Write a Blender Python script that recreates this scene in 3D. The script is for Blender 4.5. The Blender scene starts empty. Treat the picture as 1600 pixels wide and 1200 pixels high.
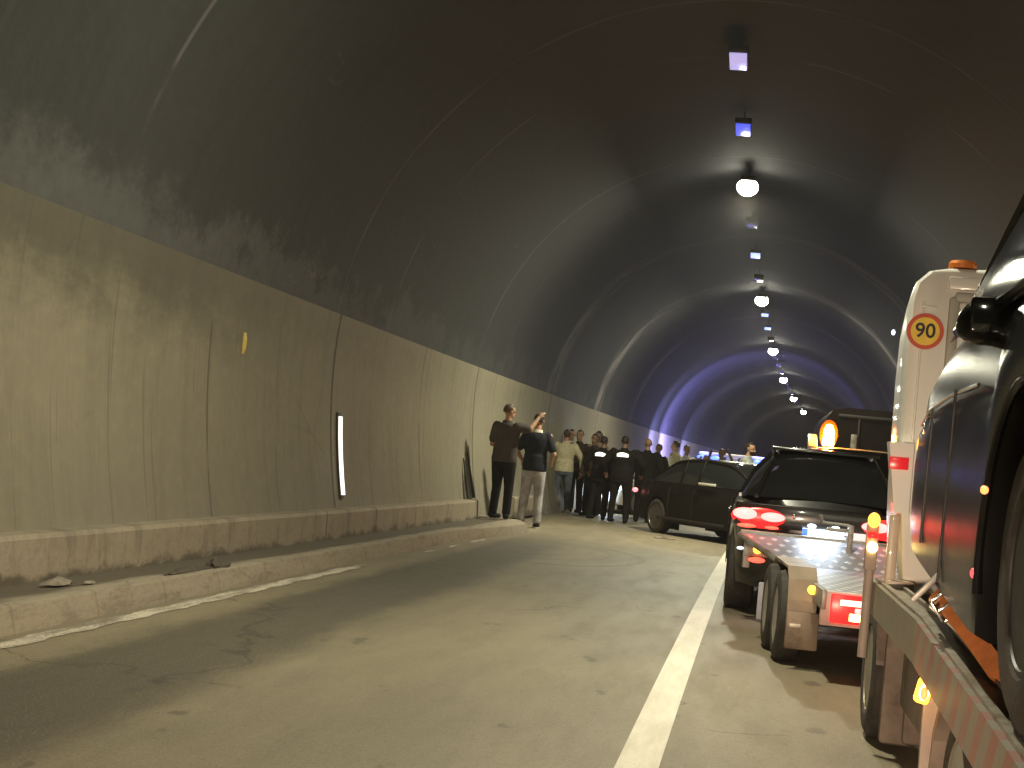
import bpy, bmesh, math, random
from mathutils import Vector, Matrix
R_ = math.radians
random.seed(7)
S = bpy.context.scene
C = S.collection

# ------------------------------------------------------------------ camera
CAM_H = 1.2
def make_camera():
    f = 2300.0
    a = Vector(((1166-800)/f, -(744-600)/f, -1.0)).normalized()
    th = R_(5.6)
    w = Vector((math.sin(th), math.cos(th), 0.0))
    w.z = -(w.x*a.x + w.y*a.y)/a.z
    w.normalize()
    x = a.cross(w)
    M = Matrix((x, a, w)).to_4x4()
    M.translation = Vector((0, 0, CAM_H))
    cam = bpy.data.cameras.new('camera'); o = bpy.data.objects.new('camera', cam); C.objects.link(o)
    o.matrix_world = M
    cam.sensor_width = 36; cam.lens = f/1600*36
    cam.clip_start = 0.05; cam.clip_end = 1200
    S.camera = o
make_camera()

# ------------------------------------------------------------------ world, exposure
wd = bpy.data.worlds.new('World'); S.world = wd; wd.use_nodes = True
bg = wd.node_tree.nodes['Background']
bg.inputs[0].default_value = (0.02, 0.025, 0.04, 1); bg.inputs[1].default_value = 0.05
S.view_settings.view_transform = 'Standard'; S.view_settings.look = 'None'
S.view_settings.exposure = 0.0; S.view_settings.gamma = 1.0
S.render.engine = 'CYCLES'
S.cycles.use_denoising = True
S.cycles.max_bounces = 6; S.cycles.diffuse_bounces = 4; S.cycles.glossy_bounces = 3
S.cycles.transmission_bounces = 4; S.cycles.transparent_max_bounces = 8
S.cycles.sample_clamp_indirect = 6.0
S.cycles.caustics_reflective = False; S.cycles.caustics_refractive = False

# ------------------------------------------------------------------ materials
class NT:
    def __init__(s, m):
        m.use_nodes = True; s.t = m.node_tree; s.n = s.t.nodes; s.l = s.t.links
        s.b = s.n['Principled BSDF']; s.out = s.n['Material Output']
    def new(s, typ, **kw):
        n = s.n.new(typ)
        for k, v in kw.items(): setattr(n, k, v)
        return n
    def link(s, a, b): s.l.new(a, b)
    def val(s, sock, v):
        if hasattr(v, 'is_linked') or hasattr(v, 'links'): s.l.new(v, sock)
        else: sock.default_value = v
    def math(s, op, a, b=0.0, c=None, clamp=False):
        n = s.new('ShaderNodeMath', operation=op, use_clamp=clamp)
        s.val(n.inputs[0], a); s.val(n.inputs[1], b)
        if c is not None: s.val(n.inputs[2], c)
        return n.outputs[0]
    def noise(s, vec, scale, detail=4, rough=0.55, dist=0.0):
        n = s.new('ShaderNodeTexNoise'); n.inputs['Scale'].default_value = scale
        n.inputs['Detail'].default_value = detail; n.inputs['Roughness'].default_value = rough
        n.inputs['Distortion'].default_value = dist
        if vec is not None: s.l.new(vec, n.inputs['Vector'])
        return n.outputs['Fac']
    def mapv(s, vec, sc=(1, 1, 1), loc=(0, 0, 0)):
        n = s.new('ShaderNodeMapping'); n.inputs['Scale'].default_value = sc; n.inputs['Location'].default_value = loc
        s.l.new(vec, n.inputs['Vector']); return n.outputs['Vector']
    def ramp(s, fac, stops):
        n = s.new('ShaderNodeValToRGB'); s.l.new(fac, n.inputs[0]); e = n.color_ramp.elements
        while len(e) < len(stops): e.new(0.5)
        for i, (p, c) in enumerate(stops):
            e[i].position = p; e[i].color = (*c, 1) if len(c) == 3 else (c[0],)*3 + (1,)
        return n.outputs['Color']
    def smooth(s, v, lo, hi):
        n = s.new('ShaderNodeMapRange', interpolation_type='SMOOTHSTEP')
        s.val(n.inputs['Value'], v); n.inputs['From Min'].default_value = lo; n.inputs['From Max'].default_value = hi
        return n.outputs['Result']
    def mix(s, fac, a, b, mode='MIX'):
        n = s.new('ShaderNodeMix', data_type='RGBA', blend_type=mode, clamp_factor=True)
        s.val(n.inputs[0], fac)
        for sock, v in ((n.inputs[6], a), (n.inputs[7], b)):
            if isinstance(v, tuple): sock.default_value = (*v, 1)
            else: s.l.new(v, sock)
        return n.outputs[2]
    def bump(s, h, strength=0.3, dist=0.01):
        n = s.new('ShaderNodeBump'); n.inputs['Strength'].default_value = strength; n.inputs['Distance'].default_value = dist
        s.l.new(h, n.inputs['Height']); s.l.new(n.outputs[0], s.b.inputs['Normal'])

def pbr(name, col, rough=0.5, metal=0.0, var=0.15, scale=6.0, bump=0.0, bscale=60.0, coat=0.0, spec=0.5, dirt=None):
    m = bpy.data.materials.new(name); t = NT(m)
    tc = t.new('ShaderNodeTexCoord').outputs['Object']
    n = t.noise(tc, scale, 5, 0.6)
    lo = tuple(c*(1-var) for c in col); hi = tuple(min(1, c*(1+var)) for c in col)
    c = t.ramp(n, [(0.3, lo), (0.7, hi)])
    if dirt:
        d = t.smooth(t.noise(tc, scale*0.6, 6, 0.7), 0.48, 0.68)
        c = t.mix(d, c, dirt)
    t.link(c, t.b.inputs['Base Color'])
    r = t.new('ShaderNodeMapRange'); t.link(t.noise(tc, scale*2.3, 3), r.inputs['Value'])
    r.inputs['To Min'].default_value = max(0.02, rough*0.8); r.inputs['To Max'].default_value = min(1, rough*1.2)
    t.link(r.outputs['Result'], t.b.inputs['Roughness'])
    t.b.inputs['Metallic'].default_value = metal
    t.b.inputs['Coat Weight'].default_value = coat; t.b.inputs['Coat Roughness'].default_value = 0.06
    t.b.inputs['Specular IOR Level'].default_value = spec
    if bump: t.bump(t.noise(tc, bscale, 4, 0.6), bump, 0.01)
    return m

def emit(name, col, strength, base=None):
    m = bpy.data.materials.new(name); t = NT(m)
    b = base or col
    t.b.inputs['Base Color'].default_value = (*b, 1); t.b.inputs['Roughness'].default_value = 0.25
    t.b.inputs['Emission Color'].default_value = (*col, 1); t.b.inputs['Emission Strength'].default_value = strength
    return m

M = {}
M['paint_black'] = pbr('paint_black', (0.012, 0.011, 0.010), 0.22, 0, 0.3, 3, coat=0.8, bump=0.02, bscale=14)
M['paint_sooty'] = pbr('paint_sooty', (0.006, 0.0045, 0.004), 0.4, 0, 0.3, 3, coat=0.0, spec=0.22)
M['paint_loaded'] = pbr('paint_loaded', (0.006, 0.0055, 0.005), 0.24, 0, 0.3, 3, coat=0.0, bump=0.03, bscale=5, spec=0.12)
M['paint_dark'] = pbr('paint_dark', (0.022, 0.017, 0.014), 0.35, 0, 0.3, 3, coat=0.5, dirt=(0.04, 0.03, 0.022))
M['paint_white'] = pbr('paint_white', (0.78, 0.76, 0.70), 0.35, 0, 0.06, 2, coat=0.4)
M['paint_beige'] = pbr('paint_beige', (0.50, 0.46, 0.28), 0.35, 0, 0.08, 3, coat=0.4)
M['glass_dark'] = pbr('glass_dark', (0.012, 0.013, 0.013), 0.06, 0, 0.2, 3, spec=0.8)
M['plastic_black'] = pbr('plastic_black', (0.018, 0.017, 0.016), 0.5, 0, 0.2, 8)
M['rubber'] = pbr('rubber', (0.034, 0.028, 0.023), 0.8, 0, 0.3, 12, bump=0.4, bscale=50, dirt=(0.06, 0.048, 0.035))
M['alloy_dark'] = pbr('alloy_dark', (0.16, 0.15, 0.14), 0.4, 0.7, 0.15, 10)
M['alloy'] = pbr('alloy', (0.42, 0.39, 0.34), 0.35, 0.8, 0.15, 10)
M['steel'] = pbr('steel', (0.30, 0.27, 0.22), 0.45, 0.6, 0.25, 9, dirt=(0.16, 0.12, 0.08), bump=0.1)
M['galv'] = pbr('galv', (0.36, 0.34, 0.31), 0.5, 0.5, 0.2, 12, dirt=(0.2, 0.15, 0.11), bump=0.1)
M['fender_metal'] = pbr('fender_metal', (0.30, 0.23, 0.17), 0.5, 0.25, 0.2, 5, dirt=(0.16, 0.11, 0.08), bump=0.08)
M['flap'] = pbr('flap', (0.20, 0.155, 0.125), 0.75, 0, 0.25, 7, bump=0.2, dirt=(0.11, 0.08, 0.06))
M['flap_pale'] = pbr('flap_pale', (0.34, 0.27, 0.23), 0.6, 0, 0.15, 7, bump=0.1)
M['chrome'] = pbr('chrome', (0.75, 0.72, 0.68), 0.15, 1.0, 0.1, 10)
M['red_lens'] = emit('red_lens', (1.0, 0.02, 0.02), 1.6, (0.3, 0.01, 0.01))
M['red_hot'] = emit('red_hot', (1.0, 0.10, 0.09), 8.0)
M['red_soft'] = emit('red_soft', (1.0, 0.10, 0.06), 2.2)
M['amber_lens'] = pbr('amber_lens', (0.75, 0.22, 0.04), 0.25, 0, 0.1, 6)
M['amber_lit'] = emit('amber_lit', (1.0, 0.42, 0.04), 4.0)
M['amber_core'] = emit('amber_core', (1.0, 0.72, 0.2), 12.0)
M['white_lit'] = emit('white_lit', (0.75, 0.88, 1.0), 6.0)
M['white_dim'] = emit('white_dim', (0.8, 0.9, 1.0), 1.2)
M['blue_lit'] = emit('blue_lit', (0.06, 0.12, 1.0), 5.0)
M['skin'] = pbr('skin', (0.42, 0.24, 0.15), 0.55, 0, 0.12, 8)
M['skin_dark'] = pbr('skin_dark', (0.24, 0.13, 0.08), 0.55, 0, 0.12, 8)
M['hair'] = pbr('hair', (0.02, 0.014, 0.010), 0.6, 0, 0.4, 40, bump=0.5, bscale=120)
M['hair_brown'] = pbr('hair_brown', (0.07, 0.045, 0.028), 0.6, 0, 0.4, 40, bump=0.5, bscale=120)
def cloth(n, c, **k): 
    M[n] = pbr(n, c, 0.85, 0, k.get('var', 0.22), 7, bump=0.6, bscale=k.get('bs', 9), spec=0.2)
cloth('cl_greybrown', (0.075, 0.062, 0.058)); cloth('cl_black', (0.012, 0.012, 0.014)); cloth('cl_navy', (0.018, 0.020, 0.028))
cloth('cl_greyjean', (0.36, 0.34, 0.35), var=0.4); cloth('cl_cream', (0.62, 0.56, 0.36)); cloth('cl_jean', (0.10, 0.12, 0.14), var=0.35)
cloth('cl_white', (0.62, 0.58, 0.48)); cloth('cl_uniform', (0.012, 0.010, 0.009)); cloth('cl_bluegrey', (0.30, 0.33, 0.32)); cloth('cl_brown', (0.05, 0.035, 0.028))
cloth('cl_olive', (0.30, 0.27, 0.17))
M['reflective'] = emit('reflective_patch', (1.0, 0.97, 0.82), 1.3, (0.9, 0.9, 0.8))  # patch glows by itself in place of light it throws back
M['shoe_sole'] = pbr('shoe_sole', (0.7, 0.67, 0.58), 0.6, 0, 0.1)
M['rag'] = pbr('rag', (0.07, 0.055, 0.04), 0.9, 0, 0.4, 20, bump=0.8, bscale=25)
M['orange_strap'] = pbr('orange_strap', (0.62, 0.20, 0.055), 0.75, 0, 0.2, 14, bump=0.4, bscale=150)
M['stone'] = pbr('stone', (0.22, 0.19, 0.15), 0.9, 0, 0.3, 20, bump=0.6)

# ------------------------------------------------------------------ mesh helpers
def finish(bm, name, mat, parent=None, smooth=True, angle=35, mats=None):
    bmesh.ops.recalc_face_normals(bm, faces=bm.faces)
    me = bpy.data.meshes.new(name); bm.to_mesh(me); bm.free()
    for m in (mats or [mat]): me.materials.append(m)
    if smooth:
        me.shade_smooth(); me.set_sharp_from_angle(angle=R_(angle))
    o = bpy.data.objects.new(name, me); C.objects.link(o)
    if parent: o.parent = parent
    return o
def tag(o, label=None, cat=None, group=None, kind=None):
    if label: o['label'] = label
    if cat: o['category'] = cat
    if group: o['group'] = group
    if kind: o['kind'] = kind
    return o
def thing(name, label, cat, loc=(0, 0, 0), rz=0.0, group=None):
    o = bpy.data.objects.new(name, None); C.objects.link(o); o.empty_display_size = 0.1
    o.location = loc; o.rotation_euler = (0, 0, rz)
    return tag(o, label, cat, group)
def box(bm, c, s, bev=0.0, rot=None, mi=0, seg=2):
    t = bmesh.new(); bmesh.ops.create_cube(t, size=1.0)
    bmesh.ops.scale(t, vec=Vector(s), verts=t.verts)
    if bev: bmesh.ops.bevel(t, geom=t.edges[:], offset=bev, segments=seg, affect='EDGES', profile=0.5)
    if rot: bmesh.ops.rotate(t, cent=(0, 0, 0), matrix=rot, verts=t.verts)
    bmesh.ops.translate(t, vec=Vector(c), verts=t.verts)
    merge(bm, t, mi)
def merge(bm, t, mi=0):
    mp = {v: bm.verts.new(v.co) for v in t.verts}
    for f in t.faces:
        try:
            nf = bm.faces.new([mp[v] for v in f.verts]); nf.material_index = mi if mi else f.material_index
        except ValueError: pass
    t.free()
def loft(bm, rings, caps=True, closed=True, mi=0):
    vs = [[bm.verts.new(p) for p in r] for r in rings]
    n = len(rings[0])
    for i in range(len(vs)-1):
        for j in range(n if closed else n-1):
            k = (j+1) % n
            try: bm.faces.new((vs[i][j], vs[i][k], vs[i+1][k], vs[i+1][j])).material_index = mi
            except ValueError: pass
    if caps and closed:
        for r in (vs[0], vs[-1]):
            try: bm.faces.new(r).material_index = mi
            except ValueError: pass
    return vs
def lathe(bm, prof, axis='x', c=(0, 0, 0), seg=32, mi=0):
    rings = []
    for k in range(seg):
        a = 2*math.pi*k/seg; r = []
        for (h, rad) in prof:
            u, v = rad*math.cos(a), rad*math.sin(a)
            p = (h, u, v) if axis == 'x' else ((u, h, v) if axis == 'y' else (u, v, h))
            r.append(Vector(p)+Vector(c))
        rings.append(r)
    vs = [[bm.verts.new(p) for p in r] for r in rings]
    for k in range(seg):
        q = (k+1) % seg
        for j in range(len(prof)-1):
            try: bm.faces.new((vs[k][j], vs[k][j+1], vs[q][j+1], vs[q][j])).material_index = mi
            except ValueError: pass
    for j in (0, -1):
        if prof[j][1] > 1e-4:
            try: bm.faces.new([vs[k][j] for k in range(seg)]).material_index = mi
            except ValueError: pass
def tube(bm, pts, r, seg=8, mi=0):
    pts = [Vector(p) for p in pts]; rings = []
    for i, p in enumerate(pts):
        d = (pts[min(i+1, len(pts)-1)]-pts[max(i-1, 0)]).normalized()
        up = Vector((0, 0, 1)) if abs(d.z) < 0.9 else Vector((0, 1, 0))
        u = d.cross(up).normalized(); v = u.cross(d)
        rr = r[i] if isinstance(r, (list, tuple)) else r
        rings.append([p+(u*math.cos(2*math.pi*k/seg)+v*math.sin(2*math.pi*k/seg))*rr for k in range(seg)])
    loft(bm, rings, mi=mi)
def capsule(bm, a, b, ra, rb, seg=14, sx=1.0, sy=1.0):
    a, b = Vector(a), Vector(b); d = b-a; L = d.length
    d = d.normalized() if L > 1e-6 else Vector((0, 0, 1))
    up = Vector((0, 1, 0)) if abs(d.y) < 0.9 else Vector((1, 0, 0))
    u = up.cross(d).normalized(); v = d.cross(u)
    rings = []
    for k in range(1, 5):
        t = math.pi/2*k/4; rings.append((a-d*ra*math.cos(t), ra*math.sin(t)))
    for k in range(0, 4):
        t = math.pi/2*k/4; rings.append((b+d*rb*math.sin(t), rb*math.cos(t)))
    loft(bm, [[p+(u*math.cos(2*math.pi*j/seg)*sx+v*math.sin(2*math.pi*j/seg)*sy)*r for j in range(seg)] for p, r in rings])
def ellipsoid(bm, c, s, mi=0, u=20, v=14):
    t = bmesh.new(); bmesh.ops.create_uvsphere(t, u_segments=u, v_segments=v, radius=1.0)
    bmesh.ops.scale(t, vec=Vector(s), verts=t.verts); bmesh.ops.translate(t, vec=Vector(c), verts=t.verts); merge(bm, t, mi)
def prism(bm, poly, a, b, plane='xz', mi=0):
    """extrude a polygon given in plane coordinates from a to b along the remaining axis"""
    def P(p, t): return (p[0], t, p[1]) if plane == 'xz' else ((t, p[0], p[1]) if plane == 'yz' else (p[0], p[1], t))
    loft(bm, [[P(p, a) for p in poly], [P(p, b) for p in poly]], mi=mi)
def text_obj(s, size, mat, parent, loc, rot, name='lettering', depth=0.001, sx=1.0, bold=0.0):
    cu = bpy.data.curves.new(name, 'FONT'); cu.body = s; cu.size = size; cu.extrude = depth; cu.offset = bold
    cu.align_x = 'CENTER'; cu.align_y = 'CENTER'
    t = bpy.data.objects.new(name, cu); C.objects.link(t)
    bpy.context.view_layer.update()
    me = bpy.data.meshes.new_from_object(t.evaluated_get(bpy.context.evaluated_depsgraph_get()))
    bpy.data.objects.remove(t); me.materials.clear(); me.materials.append(mat)
    o = bpy.data.objects.new(name, me); C.objects.link(o); o.parent = parent; o.location = loc; o.rotation_euler = rot; o.scale = (sx, 1, 1)
    return o

# ------------------------------------------------------------------ the tunnel
CURVE = 0.00039
def warp(x, y, z): return Vector((x + (CURVE*y*y if y > 0 else 0.0), y, z))
TC, TR, TZ = -0.50, 4.15, 2.05          # centre x, radius, centre height of the vault
JOINT0, JOINT = 15.6, 7.8
def vault(z, side, r=TR):
    if z < TZ: return TC + side*(r - (7.5-math.sqrt(7.5**2-(z-TZ)**2)))     # the foot stands steeper than the vault
    return TC + side*math.sqrt(max(0, r*r-(z-TZ)**2))
LEDGE = 2.52
def stations(y0, y1):
    ys = []; y = y0
    while y < y1:
        ys.append(y); y += 0.65 if y < 80 else 4.0
    ys.append(y1); return ys
def sheet(name, sec, ys, mat, cat=None, label=None, kind=None, uv=True):
    """open strip: sec = list of (x, z) or function of y; u = metres along, v = metres along the section"""
    bm = bmesh.new(); L = bm.loops.layers.uv.new('UVMap'); rows = []; info = {}
    for y in ys:
        s = sec(y) if callable(sec) else sec
        row = []; acc = 0.0; pv = None
        for (x, z) in s:
            if pv: acc += math.hypot(x-pv[0], z-pv[1])
            pv = (x, z)
            v = bm.verts.new(warp(x, y, z)); info[v] = (y, acc); row.append(v)
        rows.append(row)
    for i in range(len(rows)-1):
        for j in range(len(rows[0])-1):
            f = bm.faces.new((rows[i][j], rows[i+1][j], rows[i+1][j+1], rows[i][j+1]))
            for lp in f.loops: lp[L].uv = info[lp.vert]
    me = bpy.data.meshes.new(name); bm.to_mesh(me); bm.free(); me.materials.append(mat)
    me.shade_smooth(); me.set_sharp_from_angle(angle=R_(30))
    o = bpy.data.objects.new(name, me); C.objects.link(o)
    return tag(o, label, cat, None, kind)

def concrete(name, base, kindof):
    m = bpy.data.materials.new(name); t = NT(m)
    uv = t.new('ShaderNodeUVMap'); uv.uv_map = 'UVMap'
    sp = t.new('ShaderNodeSeparateXYZ'); t.link(uv.outputs[0], sp.inputs[0])
    u, v = sp.outputs[0], sp.outputs[1]; U = uv.outputs[0]
    big = t.noise(t.mapv(U, (0.35, 0.5, 1)), 1.0, 5, 0.6)
    fine = t.noise(U, 7.0, 6, 0.65)
    streak = t.noise(t.mapv(U, (2.6, 0.35, 1)), 1.6, 5, 0.65, 0.4)
    d = t.math('PINGPONG', t.math('ADD', t.math('SUBTRACT', u, JOINT0), t.math('MULTIPLY', t.math('SUBTRACT', big, 0.5), 0.10)), JOINT/2)
    col = t.mix(big, tuple(c*0.72 for c in base), tuple(min(1, c*1.25) for c in base))
    col = t.mix(t.math('MULTIPLY', t.smooth(streak, 0.42, 0.72), 0.28), col, tuple(c*0.5 for c in base))
    col = t.mix(t.math('MULTIPLY', t.smooth(fine, 0.45, 0.75), 0.30), col, tuple(min(1, c*1.4) for c in base))
    if kindof == 'wall':
        # dark joints, half joints, a stained foot, mottled lime patches
        j = t.math('SUBTRACT', 1.0, t.smooth(d, 0.015, 0.05))
        col = t.mix(t.math('MULTIPLY', j, 0.8), col, (0.03, 0.026, 0.018))
        d2 = t.math('PINGPONG', t.math('SUBTRACT', u, JOINT0+JOINT/2+0.25), JOINT/2)
        j2 = t.math('MULTIPLY', t.math('SUBTRACT', 1.0, t.smooth(d2, 0.008, 0.03)), t.smooth(t.noise(t.mapv(U, (0.3, 0.8, 1)), 1.5, 3), 0.42, 0.55))
        col = t.mix(t.math('MULTIPLY', j2, 0.6), col, (0.05, 0.042, 0.03))
        thin = t.noise(t.mapv(U, (6.0, 0.12, 1)), 2.2, 3, 0.6, 0.3)
        col = t.mix(t.math('MULTIPLY', t.smooth(thin, 0.62, 0.66), 0.42), col, tuple(c*0.45 for c in base))
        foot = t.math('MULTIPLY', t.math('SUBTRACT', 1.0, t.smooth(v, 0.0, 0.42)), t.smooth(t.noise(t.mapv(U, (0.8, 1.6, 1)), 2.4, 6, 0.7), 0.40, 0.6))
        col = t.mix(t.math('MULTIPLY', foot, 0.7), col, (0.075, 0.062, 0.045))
        grey = t.math('MULTIPLY', t.math('SUBTRACT', 1.0, t.smooth(v, 0.5, 1.3)), t.smooth(big, 0.3, 0.6))
        col = t.mix(t.math('MULTIPLY', grey, 0.35), col, (0.15, 0.135, 0.12))
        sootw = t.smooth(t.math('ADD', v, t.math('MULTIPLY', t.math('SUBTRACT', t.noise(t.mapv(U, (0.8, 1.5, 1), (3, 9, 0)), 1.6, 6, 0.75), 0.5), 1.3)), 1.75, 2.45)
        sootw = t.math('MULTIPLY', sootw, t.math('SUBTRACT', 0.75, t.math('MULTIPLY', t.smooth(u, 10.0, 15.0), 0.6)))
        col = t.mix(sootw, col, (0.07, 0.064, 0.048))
        cr = t.new('ShaderNodeTexVoronoi', feature='DISTANCE_TO_EDGE'); cr.inputs['Scale'].default_value = 0.55
        t.link(t.mapv(U, (1, 1, 1)), cr.inputs['Vector'])
        crk = t.math('MULTIPLY', t.math('SUBTRACT', 1.0, t.smooth(cr.outputs['Distance'], 0.003, 0.012)), t.smooth(big, 0.55, 0.62))
        col = t.mix(t.math('MULTIPLY', crk, 0.22), col, (0.05, 0.04, 0.03))
    if kindof == 'ceiling':
        # v runs from the left ledge over the crown to the right one
        half = t.math('MINIMUM', v, t.math('SUBTRACT', 11.1, v))
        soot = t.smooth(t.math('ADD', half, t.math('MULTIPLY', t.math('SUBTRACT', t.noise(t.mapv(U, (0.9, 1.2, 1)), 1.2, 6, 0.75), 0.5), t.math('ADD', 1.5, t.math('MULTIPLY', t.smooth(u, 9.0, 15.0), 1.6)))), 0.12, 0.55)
        lime = t.mix(fine, tuple(c*1.3 for c in base), tuple(min(1, c*2.6) for c in base))
        col = t.mix(soot, lime, col)
        ln = t.math('SUBTRACT', 1.0, t.smooth(d, 0.012, 0.05))
        lnn = t.smooth(t.noise(t.mapv(U, (0.2, 0.5, 1)), 1.4, 4), 0.35, 0.55)
        col = t.mix(t.math('MULTIPLY', t.math('MULTIPLY', ln, lnn), t.math('ADD', 0.10, t.math('MULTIPLY', t.smooth(u, 12.0, 22.0), 0.45))), col, (0.26, 0.24, 0.23))
        d3 = t.math('PINGPONG', t.math('SUBTRACT', u, JOINT0+2.1), JOINT/2)
        ln3 = t.math('MULTIPLY', t.math('SUBTRACT', 1.0, t.smooth(d3, 0.01, 0.04)), t.smooth(t.noise(t.mapv(U, (0.25, 0.6, 1), (4, 3, 0)), 1.4, 4), 0.45, 0.6))
        col = t.mix(t.math('MULTIPLY', ln3, 0.45), col, (0.2, 0.19, 0.19))
        col = t.mix(t.math('MULTIPLY', t.smooth(t.math('ADD', u, t.math('MULTIPLY', big, 6.0)), 13.0, 27.0), 0.72), col, (0.018, 0.018, 0.020))  # vault colour darkened with depth to give the dimness of the deep tunnel
        # pale bands beside the joints, stronger deep in the tunnel
        run = t.math('MULTIPLY', t.math('SUBTRACT', 1.0, t.smooth(d, 0.15, 0.9)), t.smooth(t.noise(t.mapv(U, (1.2, 0.3, 1)), 1.5, 5, 0.7), 0.40, 0.62))
        deep = t.math('MULTIPLY', t.smooth(u, 24.0, 36.0), t.math('SUBTRACT', 1.0, t.math('MULTIPLY', t.smooth(u, 44.0, 52.0), 0.9)))
        low = t.math('SUBTRACT', 1.0, t.smooth(half, 2.0, 4.2))
        col = t.mix(t.math('MULTIPLY', t.math('MULTIPLY', run, deep), t.math('ADD', 0.10, t.math('MULTIPLY', low, 0.42))), col, (0.30, 0.28, 0.26))
        scr = t.noise(t.mapv(U, (0.5, 3.0, 1), (7, 1, 0)), 0.9, 6, 0.8, 0.8)
        col = t.mix(t.math('MULTIPLY', t.smooth(scr, 0.66, 0.72), 0.35), col, (0.2, 0.19, 0.18))
    t.link(col, t.b.inputs['Base Color'])
    t.b.inputs['Roughness'].default_value = 0.78; t.b.inputs['Specular IOR Level'].default_value = 0.3
    h = t.math('ADD', t.math('MULTIPLY', fine, 0.6), t.math('MULTIPLY', t.smooth(d, 0.0, 0.06), 0.4))
    t.bump(h, 0.35, 0.02)
    return m
wall_m = concrete('wall_concrete', (0.232, 0.210, 0.150), 'wall')
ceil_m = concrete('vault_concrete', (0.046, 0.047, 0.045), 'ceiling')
bench_m = concrete('bench_concrete', (0.255, 0.215, 0.150), 'bench')
Y0, Y1 = -26.0, 330.0
ys = stations(Y0, Y1)
# upper lining: set 4 cm behind the clean lower wall
def vault_arc():
    r = TR+0.04; a0 = math.asin((LEDGE-TZ)/r); n = 72
    return [(TC - r*math.cos(a0+(math.pi-2*a0)*k/n), TZ + r*math.sin(a0+(math.pi-2*a0)*k/n)) for k in range(n+1)]
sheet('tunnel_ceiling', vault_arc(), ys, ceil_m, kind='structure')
# ribs at the ring joints, slightly proud of the lining
def ring_ribs():
    bm = bmesh.new(); L = bm.loops.layers.uv.new('UVMap')
    return bm
def wall_sec(side):
    zs = [-0.05, 0.2, 0.45] + [0.45+(LEDGE-0.45)*k/14 for k in range(1, 15)]
    s = [(vault(z, side), z) for z in zs]
    s += [(vault(LEDGE, side)-side*0.0, LEDGE+0.012), (vault(LEDGE, side)+side*0.075, LEDGE+0.02)]
    return s
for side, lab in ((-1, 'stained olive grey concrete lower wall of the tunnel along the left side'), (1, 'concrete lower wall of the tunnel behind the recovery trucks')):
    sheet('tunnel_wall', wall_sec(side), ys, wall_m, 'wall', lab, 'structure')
# plinth (cable duct) along the foot of the left wall, open at one place
def plinth(y0, y1, side, lab):
    xf = -4.31 if side < 0 else 3.31
    bm = bmesh.new(); L = bm.loops.layers.uv.new('UVMap'); rows = []; inf = {}
    y = y0; yy = []
    while y < y1: yy.append(y); y += 0.3
    yy.append(y1)
    for y in yy:
        j = 0.004*math.sin(y*3.1)+0.003*math.sin(y*7.7)
        sec = [(xf - side*(0.012-j), 0.05), (xf+side*j, 0.385), (xf+side*(0.02+j), 0.415), (xf+side*0.22, 0.42)]
        row = []; acc = 0; pv = None
        for p in sec:
            if pv: acc += math.hypot(p[0]-pv[0], p[1]-pv[1])
            pv = p; v = bm.verts.new(warp(p[0], y, p[1])); inf[v] = (y, acc); row.append(v)
        rows.append(row)
    for i in range(len(rows)-1):
        for k in range(3):
            f = bm.faces.new((rows[i][k], rows[i+1][k], rows[i+1][k+1], rows[i][k+1]))
    for r in (rows[0], rows[-1]):
        b = bm.verts.new(warp(xf+side*0.22, (y0 if r is rows[0] else y1), 0.05)); inf[b] = (y0, 0.6)
        bm.faces.new(r+[b])
    for f in bm.faces:
        for lp in f.loops: lp[L].uv = inf[lp.vert]
    me = bpy.data.meshes.new('concrete_plinth'); bm.to_mesh(me); bm.free(); me.materials.append(bench_mat2)
    o = bpy.data.objects.new('concrete_plinth', me); C.objects.link(o)
    return tag(o, lab, 'plinth')
def bench_material():
    m = bpy.data.materials.new('plinth_concrete'); t = NT(m)
    uv = t.new('ShaderNodeUVMap'); uv.uv_map = 'UVMap'; U = uv.outputs[0]
    sp = t.new('ShaderNodeSeparateXYZ'); t.link(U, sp.inputs[0]); u, v = sp.outputs[0], sp.outputs[1]
    n1 = t.noise(t.mapv(U, (0.6, 2, 1)), 1.4, 6, 0.65); n2 = t.noise(U, 16, 6, 0.7)
    col = t.mix(n1, (0.22, 0.18, 0.125), (0.36, 0.31, 0.23))
    col = t.mix(t.math('MULTIPLY', t.smooth(n2, 0.45, 0.75), 0.45), col, (0.13, 0.108, 0.08))
    col = t.mix(t.math('MULTIPLY', t.smooth(t.noise(t.mapv(U, (2.2, 0.5, 1)), 1.8, 6, 0.75), 0.48, 0.66), 0.55), col, (0.115, 0.098, 0.072))
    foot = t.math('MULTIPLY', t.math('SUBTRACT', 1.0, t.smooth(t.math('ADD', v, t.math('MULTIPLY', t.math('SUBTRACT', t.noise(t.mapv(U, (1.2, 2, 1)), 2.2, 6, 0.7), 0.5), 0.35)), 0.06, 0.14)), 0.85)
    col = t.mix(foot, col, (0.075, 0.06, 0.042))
    j = t.math('SUBTRACT', 1.0, t.smooth(t.math('PINGPONG', t.math('SUBTRACT', u, 1.1), 0.98), 0.01, 0.03))
    deep = t.smooth(u, 12.5, 15.0)
    col = t.mix(t.math('MULTIPLY', t.math('MULTIPLY', j, deep), 0.65), col, (0.07, 0.055, 0.04))
    t.link(col, t.b.inputs['Base Color']); t.b.inputs['Roughness'].default_value = 0.85
    t.bump(n2, 0.4, 0.012); return m
bench_mat2 = bench_material()
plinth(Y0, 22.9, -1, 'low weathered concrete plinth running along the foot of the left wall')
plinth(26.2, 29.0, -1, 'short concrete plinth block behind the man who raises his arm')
plinth(Y0, 120.0, 1, 'low concrete plinth along the right wall behind the trucks')

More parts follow.
